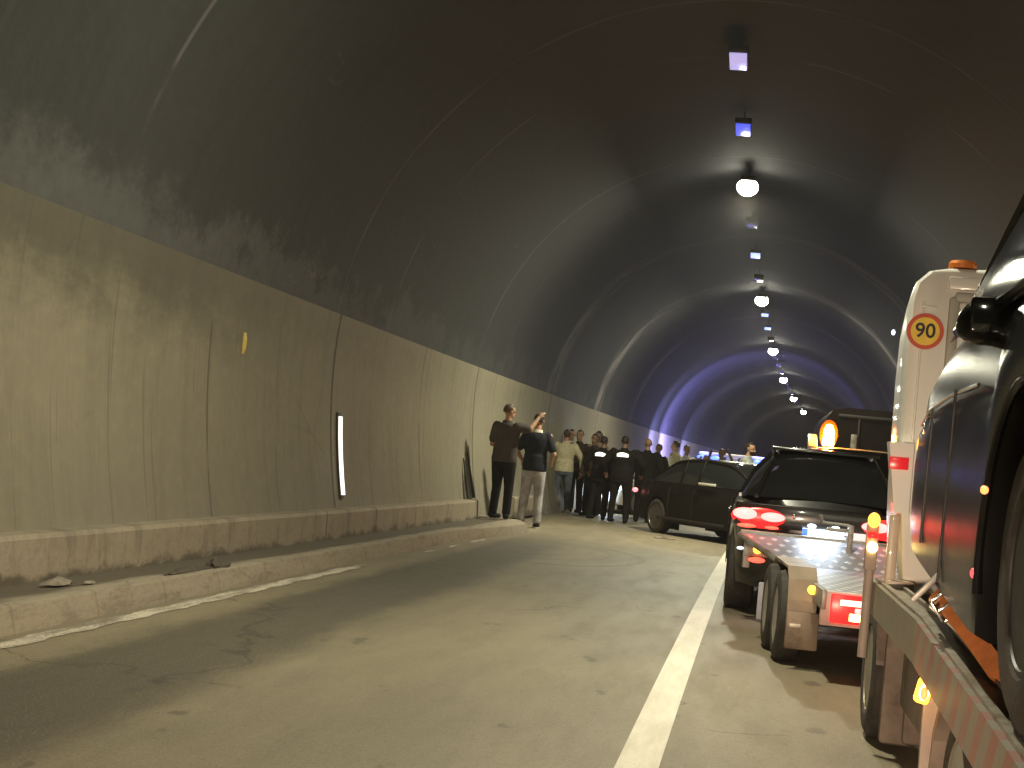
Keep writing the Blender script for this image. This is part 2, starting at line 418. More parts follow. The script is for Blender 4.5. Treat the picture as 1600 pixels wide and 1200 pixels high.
# pavement, road and markings
def kerb_x(y):
    t = min(1, max(0, (y-18.5)/3.5)); t = t*t*(3-2*t)
    return -3.76+0.30*t-0.30*min(1, max(0, (y-22.2)/1.3))**2
def pave_mat():
    m = bpy.data.materials.new('pavement_concrete'); t = NT(m)
    uv = t.new('ShaderNodeUVMap'); uv.uv_map = 'UVMap'; U = uv.outputs[0]
    sp = t.new('ShaderNodeSeparateXYZ'); t.link(U, sp.inputs[0]); u, v = sp.outputs[0], sp.outputs[1]
    n1 = t.noise(t.mapv(U, (0.7, 5, 1)), 1.1, 6, 0.65); n2 = t.noise(t.mapv(U, (1, 2, 1)), 14, 6, 0.7)
    col = t.mix(n1, (0.24, 0.20, 0.145), (0.36, 0.31, 0.23))
    col = t.mix(t.math('MULTIPLY', t.smooth(n2, 0.42, 0.75), 0.5), col, (0.15, 0.122, 0.085))
    col = t.mix(t.math('MULTIPLY', t.smooth(t.noise(t.mapv(U, (0.9, 3, 1)), 2.0, 6, 0.75), 0.50, 0.64), 0.5), col, (0.13, 0.108, 0.075))
    kj = t.math('SUBTRACT', 1.0, t.smooth(t.math('PINGPONG', t.math('SUBTRACT', u, 0.3), 0.5), 0.006, 0.02))
    col = t.mix(t.math('MULTIPLY', kj, 0.25), col, (0.06, 0.05, 0.036))
    # grit gathered at the back against the plinth
    g = t.math('SUBTRACT', 1.0, t.smooth(t.math('ADD', v, t.math('MULTIPLY', t.math('SUBTRACT', n1, 0.5), 0.35)), 0.40, 0.52))
    col = t.mix(t.math('MULTIPLY', g, 0.9), col, (0.085, 0.068, 0.046))
    t.link(col, t.b.inputs['Base Color']); t.b.inputs['Roughness'].default_value = 0.9
    t.bump(n2, 0.5, 0.012); return m
pm = pave_mat()
def pave_sec(y):
    k = kerb_x(y); w = 0.006*math.sin(y*2.3)+0.005*math.sin(y*5.1)
    return [(-4.36, 0.118), (-4.26, 0.120), ((-4.17+k)/2, 0.140), (k-0.03+w, 0.150), (k+w, 0.138), (k+0.035+w, 0.02), (k+0.04, -0.03)]
sheet('pavement', pave_sec, [Y0+0.3*i for i in range(int((23.6-Y0)/0.3)+1)], pm, kind='structure')
bm = bmesh.new(); box(bm, (-4.08, 23.55, 0.055), (0.66, 0.2, 0.19), 0.03); tag(finish(bm, 'kerb_stone', M['stone']), kind='structure')
sheet('pavement', [(2.92, -0.03), (2.95, 0.13), (2.98, 0.15), (3.3, 0.15)], ys, pm, kind='structure')

def road_mat():
    m = bpy.data.materials.new('asphalt'); t = NT(m)
    geo = t.new('ShaderNodeNewGeometry').outputs['Position']
    sp = t.new('ShaderNodeSeparateXYZ'); t.link(geo, sp.inputs[0]); x, y = sp.outputs[0], sp.outputs[1]
    big = t.noise(t.mapv(geo, (0.8, 0.22, 1)), 1.0, 6, 0.6); mid = t.noise(t.mapv(geo, (2.5, 0.5, 1)), 1.6, 6, 0.65); fine = t.noise(geo, 22, 6, 0.75)
    grit = t.noise(geo, 75, 4, 0.8)
    col = t.mix(t.smooth(big, 0.25, 0.75), (0.170, 0.142, 0.092), (0.280, 0.234, 0.150))
    col = t.mix(t.math('MULTIPLY', t.smooth(mid, 0.45, 0.7), 0.35), col, (0.125, 0.112, 0.075))
    # darker strip along the left lane with ragged ends
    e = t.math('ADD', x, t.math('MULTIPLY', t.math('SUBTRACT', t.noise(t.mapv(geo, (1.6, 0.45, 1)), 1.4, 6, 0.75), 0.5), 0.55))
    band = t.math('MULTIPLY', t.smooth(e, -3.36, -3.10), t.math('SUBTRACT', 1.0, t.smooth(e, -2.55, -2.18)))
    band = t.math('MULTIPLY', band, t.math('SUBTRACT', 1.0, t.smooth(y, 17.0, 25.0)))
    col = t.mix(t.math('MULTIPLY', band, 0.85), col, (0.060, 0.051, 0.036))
    gut = t.math('SUBTRACT', 1.0, t.smooth(t.math('ADD', e, 3.66), -0.1, 0.18))
    col = t.mix(t.math('MULTIPLY', gut, 0.6), col, (0.19, 0.155, 0.11))
    # curved skid marks
    for (cx, cy, rx, ry, w, k) in ((-2.45, 18.6, 1.25, 2.2, 0.035, 0.42), (-2.6, 18.9, 0.98, 1.75, 0.03, 0.34), (-2.7, 19.3, 0.8, 1.2, 0.03, 0.25)):
        dx = t.math('DIVIDE', t.math('SUBTRACT', x, cx), rx); dy = t.math('DIVIDE', t.math('SUBTRACT', y, cy), ry)
        r = t.math('SQRT', t.math('ADD', t.math('MULTIPLY', dx, dx), t.math('MULTIPLY', dy, dy)))
        rr = t.math('ABSOLUTE', t.math('SUBTRACT', r, 1.0))
        ln = t.math('MULTIPLY', t.math('SUBTRACT', 1.0, t.smooth(rr, w*0.6, w*1.6)), t.smooth(t.math('ADD', x, t.math('MULTIPLY', mid, 0.8)), -2.6, -1.7))
        col = t.mix(t.math('MULTIPLY', ln, k), col, (0.04, 0.034, 0.026))
    col = t.mix(t.math('MULTIPLY', t.smooth(grit, 0.52, 0.66), 0.55), col, (0.36, 0.32, 0.24))
    col = t.mix(t.math('MULTIPLY', t.smooth(t.math('SUBTRACT', 1.0, grit), 0.52, 0.68), 0.55), col, (0.055, 0.046, 0.034))
    col = t.mix(t.math('MULTIPLY', t.smooth(fine, 0.50, 0.70), 0.40), col, (0.075, 0.063, 0.046))
    spot_ = t.math('MULTIPLY', t.smooth(t.noise(t.mapv(geo, (1.3, 0.6, 1), (5, 2, 0)), 2.6, 3, 0.5), 0.66, 0.70), 0.5)
    col = t.mix(spot_, col, (0.05, 0.043, 0.033))
    vc = t.new('ShaderNodeTexVoronoi', feature='DISTANCE_TO_EDGE'); vc.inputs['Scale'].default_value = 0.33
    nz = t.new('ShaderNodeTexNoise'); nz.inputs['Scale'].default_value = 1.3; nz.inputs['Detail'].default_value = 6; t.link(geo, nz.inputs['Vector'])
    wv = t.new('ShaderNodeVectorMath', operation='MULTIPLY_ADD'); t.link(nz.outputs['Color'], wv.inputs[0]); wv.inputs[1].default_value = (0.9, 0.9, 0.9); t.link(t.mapv(geo, (1, 0.7, 1)), wv.inputs[2])
    t.link(wv.outputs[0], vc.inputs['Vector'])
    ck = t.math('MULTIPLY', t.math('SUBTRACT', 1.0, t.smooth(vc.outputs['Distance'], 0.001, 0.006)), t.smooth(big, 0.50, 0.58))
    col = t.mix(t.math('MULTIPLY', ck, 0.6), col, (0.035, 0.03, 0.024))
    t.link(col, t.b.inputs['Base Color'])
    rg = t.new('ShaderNodeMapRange'); t.link(mid, rg.inputs['Value']); rg.inputs['To Min'].default_value = 0.42; rg.inputs['To Max'].default_value = 0.72
    t.link(rg.outputs[0], t.b.inputs['Roughness'])
    t.bump(t.math('ADD', grit, t.math('MULTIPLY', fine, 0.8)), 0.45, 0.006)
    return m
sheet('road', [(-4.4+0.4*k, 0.0) for k in range(20)], ys, road_mat(), kind='structure')

def line_mat(name, lo, hi):
    m = bpy.data.materials.new(name); t = NT(m)
    geo = t.new('ShaderNodeNewGeometry').outputs['Position']
    n1 = t.noise(t.mapv(geo, (6, 0.8, 1)), 1.5, 6, 0.7); n2 = t.noise(geo, 60, 5, 0.7)
    col = t.mix(t.smooth(n1, 0.3, 0.7), (0.62, 0.55, 0.44), (0.80, 0.74, 0.62))
    col = t.mix(t.smooth(t.math('ADD', t.math('MULTIPLY', n1, 0.6), t.math('MULTIPLY', n2, 0.4)), lo, hi), col, (0.19, 0.16, 0.12))
    t.link(col, t.b.inputs['Base Color']); t.b.inputs['Roughness'].default_value = 0.55
    t.bump(n2, 0.3, 0.004); return m
lm1 = line_mat('marking_paint', 0.58, 0.70); lm2 = line_mat('marking_paint_worn', 0.42, 0.58)
sheet('road_marking', [(-0.425, 0.004), (-0.255, 0.004)], ys, lm1, kind='structure')
def worn(x0, x1, y0, y1):
    def sec(y):
        w = 0.012*math.sin(y*9.1)+0.008*math.sin(y*23.0)
        e = min(1, (y-y0+0.02)/0.3, (y1-y+0.02)/0.6)
        c = (x0+x1)/2; h = (x1-x0)/2*max(0.15, e)
        return [(c-h+w, 0.004), (c+h+w, 0.004)]
    n = max(3, int((y1-y0)/0.12)); sheet('road_marking', sec, [y0+(y1-y0)*i/n for i in range(n+1)], lm2, kind='structure')
worn(-3.64, -3.52, Y0, 13.8)
for a, b in ((16.2, 16.9), (17.4, 18.1), (18.7, 19.9)): worn(-3.60, -3.52, a, b)
worn(2.78, 2.90, Y0, 60)
# dark end walls far out of sight
for y in (Y0, Y1):
    c = warp(TC, y, 2)
    bm = bmesh.new(); box(bm, c, (12, 0.2, 9)); tag(finish(bm, 'portal_wall' , bench_m), 'dark concrete wall closing the unlit end of the tunnel', 'wall', None, 'structure')

# ------------------------------------------------------------------ ceiling lamps
LAMP_Z = 5.98
lamp_box_m = pbr('lamp_housing', (0.05, 0.05, 0.05), 0.5, 0.2)
lamp_on = emit('lamp_glass_on', (1.0, 0.97, 0.78), 60.0)
lamp_off = pbr('lamp_glass_off', (0.10, 0.10, 0.13), 0.2)
lamp_blue = emit('lamp_glass_blue', (0.10, 0.14, 1.0), 0.9)
lamp_lilac = emit('lamp_glass_lilac', (0.55, 0.50, 0.95), 0.75)
lamp_paleblue = emit('lamp_glass_pale_blue', (0.40, 0.50, 1.0), 1.6)
ORD = ['first', 'second', 'third', 'fourth', 'fifth', 'sixth', 'seventh', 'eighth', 'ninth', 'tenth', 'eleventh', 'twelfth', 'thirteenth', 'fourteenth', 'fifteenth', 'sixteenth', 'seventeenth', 'eighteenth', 'nineteenth', 'twentieth', 'twenty-first', 'twenty-second', 'twenty-third', 'twenty-fourth', 'twenty-fifth']
def build_lamp(y, state, label, w=0.20, L=0.66):
    p = warp(-0.63, y, LAMP_Z)
    t = thing('ceiling_lamp', label, 'ceiling lamp', p, 0, 'lamps along the crown of the tunnel vault')
    bm = bmesh.new(); box(bm, (0, 0, 0.04), (w+0.03, L+0.03, 0.08), 0.012)
    finish(bm, 'housing', lamp_box_m, t)
    bm = bmesh.new(); box(bm, (0, 0.1, 0.16), (0.012, 0.012, 0.20)); finish(bm, 'bracket', lamp_box_m, t)
    mt = {'on': lamp_on, 'off': lamp_off, 'blue': lamp_blue, 'lilac': lamp_lilac, 'pale': lamp_paleblue}[state]
    bm = bmesh.new(); box(bm, (0, 0, -0.012), (w, L, 0.022), 0.006)
    finish(bm, 'lens', mt, t)
    if state == 'on':
        bm = bmesh.new(); ellipsoid(bm, (0, -0.05, -0.06), (0.175, 0.22, 0.14)); finish(bm, 'glare_bowl', mt, t)  # glowing ellipsoid added to imitate the round glare of the lamp
        ld = bpy.data.lights.new('lamp_light', 'AREA'); ld.shape = 'RECTANGLE'; ld.size = w; ld.size_y = L
        ld.energy = LAMP_W*(0.95 if y < 20 else 1.7 if y < 30 else 1.3 if y < 45 else 0.3); ld.color = (1.0, 0.955, 0.70)
        lo = bpy.data.objects.new('lamp_light', ld); C.objects.link(lo); lo.parent = t; lo.location = (0, 0, -0.20)
        try: ld.cycles.is_portal = False
        except Exception: pass
LAMP_W = 400.0
k = 0; y = 24.3-3.9*8
n_on = n_off = 0
while y < 103:
    idx = round((y-24.3)/3.9)
    if idx < -2:
        if idx % 4 == 0: build_lamp(y, 'on', 'lit tunnel lamp above the rear of the queue, behind the camera' if idx < -4 else 'lit tunnel lamp just above the top edge of the view')
    elif idx % 4 == 0:
        n_on += 1
        build_lamp(y, 'on', ['', 'nearest and largest glaring lamp on the tunnel crown', 'second glaring lamp along the tunnel crown, above the parked traffic', 'third glaring lamp along the tunnel crown, before the curve', 'fourth glaring lamp, a small bright dot deep in the tunnel', 'fifth glaring lamp, the last bright dot before the bend', 'sixth lit lamp, beyond the bend of the tunnel'][min(6, n_on)])
    else:
        if idx == -2: build_lamp(y+0.5, 'lilac', 'topmost square lamp with a pale lilac lens on the vault')
        elif idx == -1: build_lamp(y, 'blue', 'square lamp with a deep blue lens just above the nearest glaring lamp')
        elif idx == 2: build_lamp(y, 'pale', 'small lamp with a pale blue glow above the second glaring lamp')
        elif idx in (5, 6, 7): build_lamp(y, 'pale' if idx != 7 else 'off', ['thin bluish lamp, first below the second glaring lamp', 'thin bluish lamp, second below the second glaring lamp', 'unlit lamp right above the third glaring lamp'][idx-5])
        else:
            n_off += 1
            build_lamp(y, 'off', 'unlit tunnel lamp, %s of the unlit ones counted along the tunnel' % ORD[n_off-1])
    y += 3.9

# ------------------------------------------------------------------ headlights of the queue (real lamps of vehicles at the camera)
def spot(name, loc, target, energy, col, size=R_(70), blend=0.8, rad=0.07):
    d = bpy.data.lights.new(name, 'SPOT'); d.energy = energy; d.color = col; d.spot_size = size; d.spot_blend = blend; d.shadow_soft_size = rad
    o = bpy.data.objects.new(name, d); C.objects.link(o); o.location = loc
    o.rotation_euler = (Vector(target)-Vector(loc)).to_track_quat('-Z', 'Y').to_euler(); return o
def point(name, loc, energy, col, rad=0.05, parent=None):
    d = bpy.data.lights.new(name, 'POINT'); d.energy = energy; d.color = col; d.shadow_soft_size = rad
    o = bpy.data.objects.new(name, d); C.objects.link(o); o.location = loc
    if parent: o.parent = parent
    return o
spot('headlight_lamp', (-0.35, 0.9, 0.62), (-1.4, 8, 0.0), 950, (1.0, 0.74, 0.52))
spot('headlight_lamp', (0.75, 0.9, 0.62), (-1.2, 8, 0.0), 380, (1.0, 0.74, 0.52))

# ------------------------------------------------------------------ small wall furniture
def wall_point(y, z, side=-1, off=0.0): return warp(vault(z, side)-side*off, y, z)
t = thing('wall_strip', 'long white glowing upright strip on the left wall', 'light strip', wall_point(15.85, 0.98, -1, 0.0))
wp = [wall_point(15.85, z, -1) - wall_point(15.85, 0.98, -1) for z in (0.52, 0.75, 0.98, 1.2, 1.46)]
bm = bmesh.new()
loft(bm, [[(p.x-0.01, -0.055, p.z), (p.x+0.022, -0.055, p.z), (p.x+0.022, 0.055, p.z), (p.x-0.01, 0.055, p.z)] for p in wp])
finish(bm, 'backing', M['plastic_black'], t)
wp = [wall_point(15.85, z, -1) - wall_point(15.85, 0.98, -1) for z in (0.56, 0.75, 0.98, 1.2, 1.42)]
bm = bmesh.new()
loft(bm, [[(p.x+0.0, -0.03, p.z), (p.x+0.05, -0.03, p.z), (p.x+0.05, 0.03, p.z), (p.x+0.0, 0.03, p.z)] for p in wp])
finish(bm, 'strip_face', emit('strip_glow', (1.0, 0.93, 0.84), 1.8), t)  # face of the strip given a glow of its own
bm = bmesh.new(); p = wall_point(12.75, 1.95, -1, 0.012); ellipsoid(bm, p, (0.018, 0.02, 0.085)); box(bm, p+Vector((-0.01, 0, 0)), (0.02, 0.05, 0.2), 0.004)
tag(finish(bm, 'wall_reflector', pbr('yellow_reflector', (0.55, 0.42, 0.10), 0.3)), 'small yellowish reflector high on the left wall beside the first joint', 'reflector')
for (yy, z1, sk, lab) in ((22.55, 1.05, 0.05, 'shorter dark pointed wedge on the wall above the plinth end'), (22.95, 1.15, -0.05, 'taller dark pointed wedge on the wall, nearer the man with raised arm')):
    bm = bmesh.new(); zb = 0.44  # thin dark tapering shape set against the wall
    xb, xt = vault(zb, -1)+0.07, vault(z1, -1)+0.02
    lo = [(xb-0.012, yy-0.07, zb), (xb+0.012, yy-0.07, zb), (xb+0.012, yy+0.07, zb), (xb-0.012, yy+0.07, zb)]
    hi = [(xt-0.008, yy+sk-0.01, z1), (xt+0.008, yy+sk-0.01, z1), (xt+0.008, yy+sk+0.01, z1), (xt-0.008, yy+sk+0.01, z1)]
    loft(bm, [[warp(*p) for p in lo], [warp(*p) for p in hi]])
    tag(finish(bm, 'wedge', pbr('dark_wedge', (0.02, 0.018, 0.014), 0.9), smooth=False), lab, 'wedge')
def lumpy(c, s, seed, n=3):
    rnd = random.Random(seed); bm = bmesh.new()
    bmesh.ops.create_icosphere(bm, subdivisions=n, radius=1.0)
    for v in bm.verts:
        q = v.co.copy(); k = 1+0.25*math.sin(q.x*3+seed)*math.cos(q.y*4+seed*2)+0.12*math.sin(q.z*9+q.x*7)+rnd.uniform(-0.05, 0.05)
        v.co = Vector((q.x*s[0]*k+c[0], q.y*s[1]*k+c[1], max(0, q.z)*s[2]*k+c[2]))
    return bm
bm = lumpy((0, 0, 0), (0.05, 0.45, 0.022), 3); b2 = lumpy((0.02, 0.50, 0), (0.06, 0.20, 0.06), 5); merge(bm, b2)
o = finish(bm, 'rag', M['rag']); o.location = (-3.82, 10.0, 0.148); tag(o, 'dark crumpled rag lying on the kerb', 'rag')
for i, (x, y, s) in enumerate(((-4.03, 8.4, 0.07), (-3.93, 8.62, 0.03), (-3.80, 8.9, 0.012))):
    o = finish(lumpy((0, 0, 0), (s, s*2.2, s*0.5), 11+i, 2), 'stone', M['stone']); o.location = (x, y, 0.15)
    tag(o, ['largest dark stone on the pavement by the plinth foot', 'middle sized stone beside the largest one on the pavement', 'tiny stone on the kerb before the rag'][i], 'stone', 'stones on the pavement')
for i, (x, y, rz) in enumerate(((-1.28, 25.4, 0.3),)):
    bm = bmesh.new(); box(bm, (0, 0, 0.008), (0.34, 0.25, 0.008)); box(bm, (0.05, 0.05, 0.02), (0.2, 0.16, 0.006), rot=Matrix.Rotation(0.2, 3, 'Y'))
    o = finish(bm, 'paper', M['flap_pale'], smooth=False); o.location = (x, y, 0.004); o.rotation_euler = (0, 0, rz)
    tag(o, 'pale scrap of paper on the road before the dark saloon', 'paper')

# ------------------------------------------------------------------ vehicles
def wheel(parent, c, r, w, side, rim_mat='alloy', spokes=9, rim_r=0.68, tread=False):
    """side: -1 when the outer face looks to -x"""
    bm = bmesh.new(); h = w/2
    prof = [(-h*0.75, r*rim_r), (-h*0.98, r*(rim_r+0.06)), (-h, r*0.86), (-h*0.82, r*0.975), (-h*0.5, r), (h*0.5, r), (h*0.82, r*0.975), (h, r*0.86), (h*0.98, r*(rim_r+0.06)), (h*0.75, r*rim_r)]
    lathe(bm, prof+[prof[0]], 'x', (0, 0, 0), 48)
    if tread:
        for k in range(60):
            a = 2*math.pi*k/60
            rot = Matrix.Rotation(a, 3, 'X')
            for s in (-0.5, 0.5):
                box(bm, rot @ Vector((s*w*0.44, 0, r+0.001)), (w*0.36, r*0.062, 0.014), rot=rot)
    o = finish(bm, 'wheel', M['rubber'], parent); o.location = c
    bm = bmesh.new(); f = side*h*0.72
    lathe(bm, [(side*h*0.9, r*(rim_r+0.05)), (side*h*0.95, r*rim_r), (side*h*0.55, r*rim_r*0.9), (-side*h*0.9, r*rim_r*0.9), (-side*h*0.95, r*(rim_r+0.04))], 'x', seg=40)
    lathe(bm, [(f-side*0.03, 0.0001), (f-side*0.03, r*0.2), (f, r*0.2), (f+side*0.012, r*0.1), (f+side*0.012, 0.0001)], 'x', seg=20)
    for k in range(spokes):
        a = 2*math.pi*k/spokes; rot = Matrix.Rotation(a, 3, 'X')
        box(bm, rot @ Vector((f-side*0.012, 0, r*rim_r*0.5)), (0.025, r*0.085, r*rim_r*0.95), 0.005, rot)
    finish(bm, 'rim', M[rim_mat], o)
    bm = bmesh.new(); lathe(bm, [(f-side*0.07, 0.0001), (f-side*0.07, r*rim_r*0.88)], 'x', seg=30); finish(bm, 'brake_disc', M['plastic_black'], o)
    return o

def interp(pts, y):
    if y <= pts[0][0]: return pts[0][1]
    for (a, b), (c, d) in zip(pts, pts[1:]):
        if y <= c:
            t = (y-a)/(c-a); t = t*t*(3-2*t) if abs(d-b) > 0.12 else t
            return b+(d-b)*t
    return pts[-1][1]

def car(name, label, cat, loc, rz, L, W, top, belt, roof_z, gh, wh, r, paint, sill=0.22, n=7, front=True, rim='alloy', gl='glass_dark', tw=0.22, tread=False, rim_r=0.68, roofw=0.70, arch=1.12, mirrors=True, inset=0.0, lift=0.10, seams=True, wbk=0.90, endk=1.0):
    """y=0 rear bumper, y=L front. top: (y,z) of bonnet/boot line. gh: (rear base, rear top, front top, front base). wh: wheel y's"""
    t = thing(name, label, cat, loc, rz)
    ysn = [L*(0.5-0.5*math.cos(math.pi*i/110)) for i in range(111)]
    for wy in wh: ysn += [wy+r*arch*math.cos(math.pi*k/16)*1.0 for k in range(17)]
    ysn = sorted(set(round(v, 4) for v in ysn if 0.004 < v < L-0.004)); ys2 = []
    for v in ysn:
        if not ys2 or v-ys2[-1] > 0.006: ys2.append(v)
    def hw(y):
        tt = abs(2*y/L-1); return W/2*(max(0.0, 1-tt**n))**(1.0/n*1.35)*(1-0.03*tt)
    rings = []
    for y in ys2:
        w = max(0.35*W/2, hw(y)); zt = interp(top, y)
        e = min(y, L-y); zl = sill + max(0, 0.10-e*0.5) + (max(0, lift-0.10)*max(0, 1-(L-y)/2.4) if y > L/2 else 0)
        for wy in wh:
            d = abs(y-wy)
            if d < r*arch: zl = max(zl, r+math.sqrt(max(0, (r*arch)**2-d*d)))
        zb = min(belt, zt-0.02); h = max(0.04, zb-zl)
        half = [(0, zl), (w-0.20, zl), (w-0.05, zl), (w-0.012, zl+0.02*min(1, h)), (w, zl+h*0.18), (w*1.0, zl+h*0.5), (w*0.992, zl+h*0.68), (w*0.975, zl+h*0.74), (w*0.965, zl+h*0.9), (w*0.93, zb), (w*0.78, zb+(zt-zb)*0.6), (w*0.5, zt), (0, zt+0.012)]
        rings.append([(x, y, z) for x, z in half] + [(-x, y, z) for x, z in reversed(half[1:-1])])
    bm = bmesh.new(); loft(bm, rings)
    finish(bm, 'body', M[paint], t, angle=32)
    # liner filling inside of the arches so no light passes
    # greenhouse
    rb, rt, ft, fb = gh
    wb = W/2*wbk; wr = W/2*roofw; roof = roof_z
    def prof(y):
        if y < rt: s = (y-rb)/(rt-rb); z = belt+(roof-0.03-belt)*math.sin(s*math.pi/2)**0.9 if s > 0 else belt
        elif y > ft: s = (fb-y)/(fb-ft); z = belt+(roof-0.02-belt)*math.sin(max(0, s)*math.pi/2)**0.85
        else: s = (y-rt)/(ft-rt); z = roof-0.03+0.035*math.sin(s*math.pi)+0.01*s
        return z
    N = 44; gy = [rb+(fb-rb)*i/N for i in range(N+1)]
    def sect(y, k=1.0, dz=0.0):
        z = prof(y)+dz; f = (z-belt)/(roof-belt); w0 = wb*k; w1 = (wb+(wr-wb)*max(0, f))*k
        ends = min(1.0, 0.80+ (y-rb)/(rt-rb)*0.2 if y < rt else 1.0, 0.84+(fb-y)/(fb-ft)*0.16 if y > ft else 1.0)
        ends = 1-(1-ends)*endk
        return w0*(0.95+0.05*ends), w1*ends, z
    side = {1: bmesh.new(), -1: bmesh.new()}; rbm = bmesh.new(); wsc = bmesh.new(); rwn = bmesh.new()
    for s in (1, -1):
        loft(side[s], [[(s*sect(y)[0], y, belt-0.03), (s*(sect(y)[0]*0.55+sect(y)[1]*0.45+0.01), y, belt+(sect(y)[2]-belt)*0.5), (s*sect(y)[1], y, belt+(sect(y)[2]-belt)*0.93)] for y in gy], caps=False, closed=False)
        finish(side[s], 'side_window', M[gl], t)
    def cap_ring(y):
        a, b, z = sect(y); zz = belt+(z-belt)*0.93
        return [(-b, y, zz), (-b*0.9, y, z-0.004), (-b*0.5, y, z+0.012), (0, y, z+0.016), (b*0.5, y, z+0.012), (b*0.9, y, z-0.004), (b, y, zz)]
    e = 1e-6
    loft(rwn, [cap_ring(y) for y in gy if y <= rt+(fb-rb)/N], caps=False, closed=False); finish(rwn, 'rear_window', M[gl], t)
    loft(rbm, [cap_ring(y) for y in gy if rt-e <= y <= ft+e], caps=False, closed=False)
    finish(rbm, 'roof', M[paint], t)
    loft(wsc, [cap_ring(y) for y in gy if y >= ft-(fb-rb)/N], caps=False, closed=False); finish(wsc, 'windscreen', M[gl], t)
    bm = bmesh.new()
    for s in (1, -1):
        tube(bm, [(s*(sect(y)[1]+0.004), y, belt+(sect(y)[2]-belt)*0.93+0.004) for y in gy], 0.024, 8)
        tube(bm, [(s*(sect(y)[0]+0.002), y, belt-0.005) for y in gy[2:-2]], 0.014, 6)
        ym = (rt+ft)/2+0.1
        for yy in (ym, rt+0.12 if rt-rb > 0.3 else rt+0.3):
            a, b, z = sect(yy); tube(bm, [(s*(a+0.002), yy, belt-0.02), (s*((a*0.55+b*0.45)+0.012), yy, belt+(z-belt)*0.5), (s*(b+0.002), yy, belt+(z-belt)*0.93)], 0.028, 6)
    finish(bm, 'pillar', M[paint], t)
    for wy in wh:
        for s in (-1, 1): wheel(t, (s*(W/2-tw/2-0.015-inset), wy, r), r, tw, s, rim, tread=tread, rim_r=rim_r)
    # inner arch liner
    bm = bmesh.new()
    for wy in wh:
        for s in (-1, 1):
            box(bm, (s*(W/2-tw-0.10), wy, r+0.05), (0.05, r*2.1, r*1.7))
    box(bm, (0, L/2, sill+0.06), (W-0.55, L-0.5, 0.10)); finish(bm, 'chassis', M['plastic_black'], t)
    if mirrors:
        for s in (-1, 1):
            bm = bmesh.new(); ellipsoid(bm, (s*(W/2+0.09), fb-0.42, belt+0.10), (0.11, 0.07, 0.07)); box(bm, (s*(W/2-0.02), fb-0.40, belt+0.05), (0.16, 0.05, 0.03), 0.01)
            finish(bm, 'mirror', M[paint], t)
    # door seams and handles
    for s in (-1, 1):
        for yy in ((gh[3]-0.35, (rt+ft)/2+0.1, max(rt-0.1, wh[0]+r*1.15)) if seams else ()):
            bm = bmesh.new(); tube(bm, [(s*(W/2*0.998+0.001), yy, sill+0.12), (s*(W/2+0.002), yy, (sill+belt)/2), (s*(W/2*0.968+0.003), yy, belt-0.08)], 0.005, 5)
            finish(bm, 'door_seam', M['plastic_black'], t)
    for s in (-1, 1):
        for yy in ((rt+ft)/2+0.22, rt+0.15):
            bm = bmesh.new(); box(bm, (s*(W/2+0.004), yy, belt-0.16), (0.03, 0.19, 0.025), 0.008); finish(bm, 'door_handle', M[paint], t)
    return t

def lamp_part(parent, name, c, s, mat, rot=None, ell=True):
    bm = bmesh.new()
    if ell: ellipsoid(bm, (0, 0, 0), s, u=16, v=10)
    else: box(bm, (0, 0, 0), s, min(s)*0.25)
    o = finish(bm, name, M[mat] if isinstance(mat, str) else mat, parent); o.location = c
    if rot: o.rotation_euler = rot
    return o

# --- dark saloon standing across the lane
ang = math.atan2(0.60, 0.80)   # front points towards the camera and to the right
sal = car('saloon_car', 'dark saloon standing slantwise across the left lane, side towards the camera', 'car', (0, 0, 0), 0,
          4.65, 1.74, [(0, 0.78), (0.12, 0.94), (0.7, 0.99), (3.5, 0.95), (4.35, 0.80), (4.65, 0.58)], 0.95, 1.42, (0.60, 1.5, 2.6, 3.65), (1.0, 3.70), 0.315, 'paint_sooty', n=6, mirrors=False, rim='alloy_dark')
# side with near wheel faces the camera; local +y -> (0.6,-0.8)
rz = math.atan2(-0.60, -0.80)
d = Vector((0.60, -0.80, 0)); right = Vector((d.y, -d.x, 0))  # car's right-hand side
rearwheel_side = Vector((-1.60, 27.3, 0))
orig = rearwheel_side - d*1.0 - right*0.87
sal.location = orig; sal.rotation_euler = (0, 0, math.atan2(-d.x, d.y))
lamp_part(sal, 'tail_lamp', (0.76, 0.10, 0.74), (0.055, 0.05, 0.045), emit('tail_pink', (1.0, 0.22, 0.25), 2.2))
lamp_part(sal, 'tail_lamp', (-0.70, 0.08, 0.74), (0.07, 0.05, 0.05), 'red_lens')
bm = bmesh.new(); box(bm, (0.86, 2.55, 0.985), (0.03, 0.50, 0.045), 0.006); finish(bm, 'window_glint', M['shoe_sole'], sal)  # pale strip stands for a bright reflection below the window
bm = bmesh.new(); box(bm, (0.86, 2.1, 0.30), (0.03, 2.1, 0.05), 0.012); finish(bm, 'sill_trim', M['plastic_black'], sal)
# open front door on the far side
dr = bpy.data.objects.new('open_door', None)
bm = bmesh.new(); box(bm, (-1.35, 2.75, 0.62), (0.95, 0.06, 0.68), 0.03); tube(bm, [(-0.9, 2.75, 0.95), (-1.0, 2.75, 1.32), (-1.35, 2.75, 1.36), (-1.82, 2.75, 0.98)], 0.025); finish(bm, 'open_door', M['paint_dark'], sal)

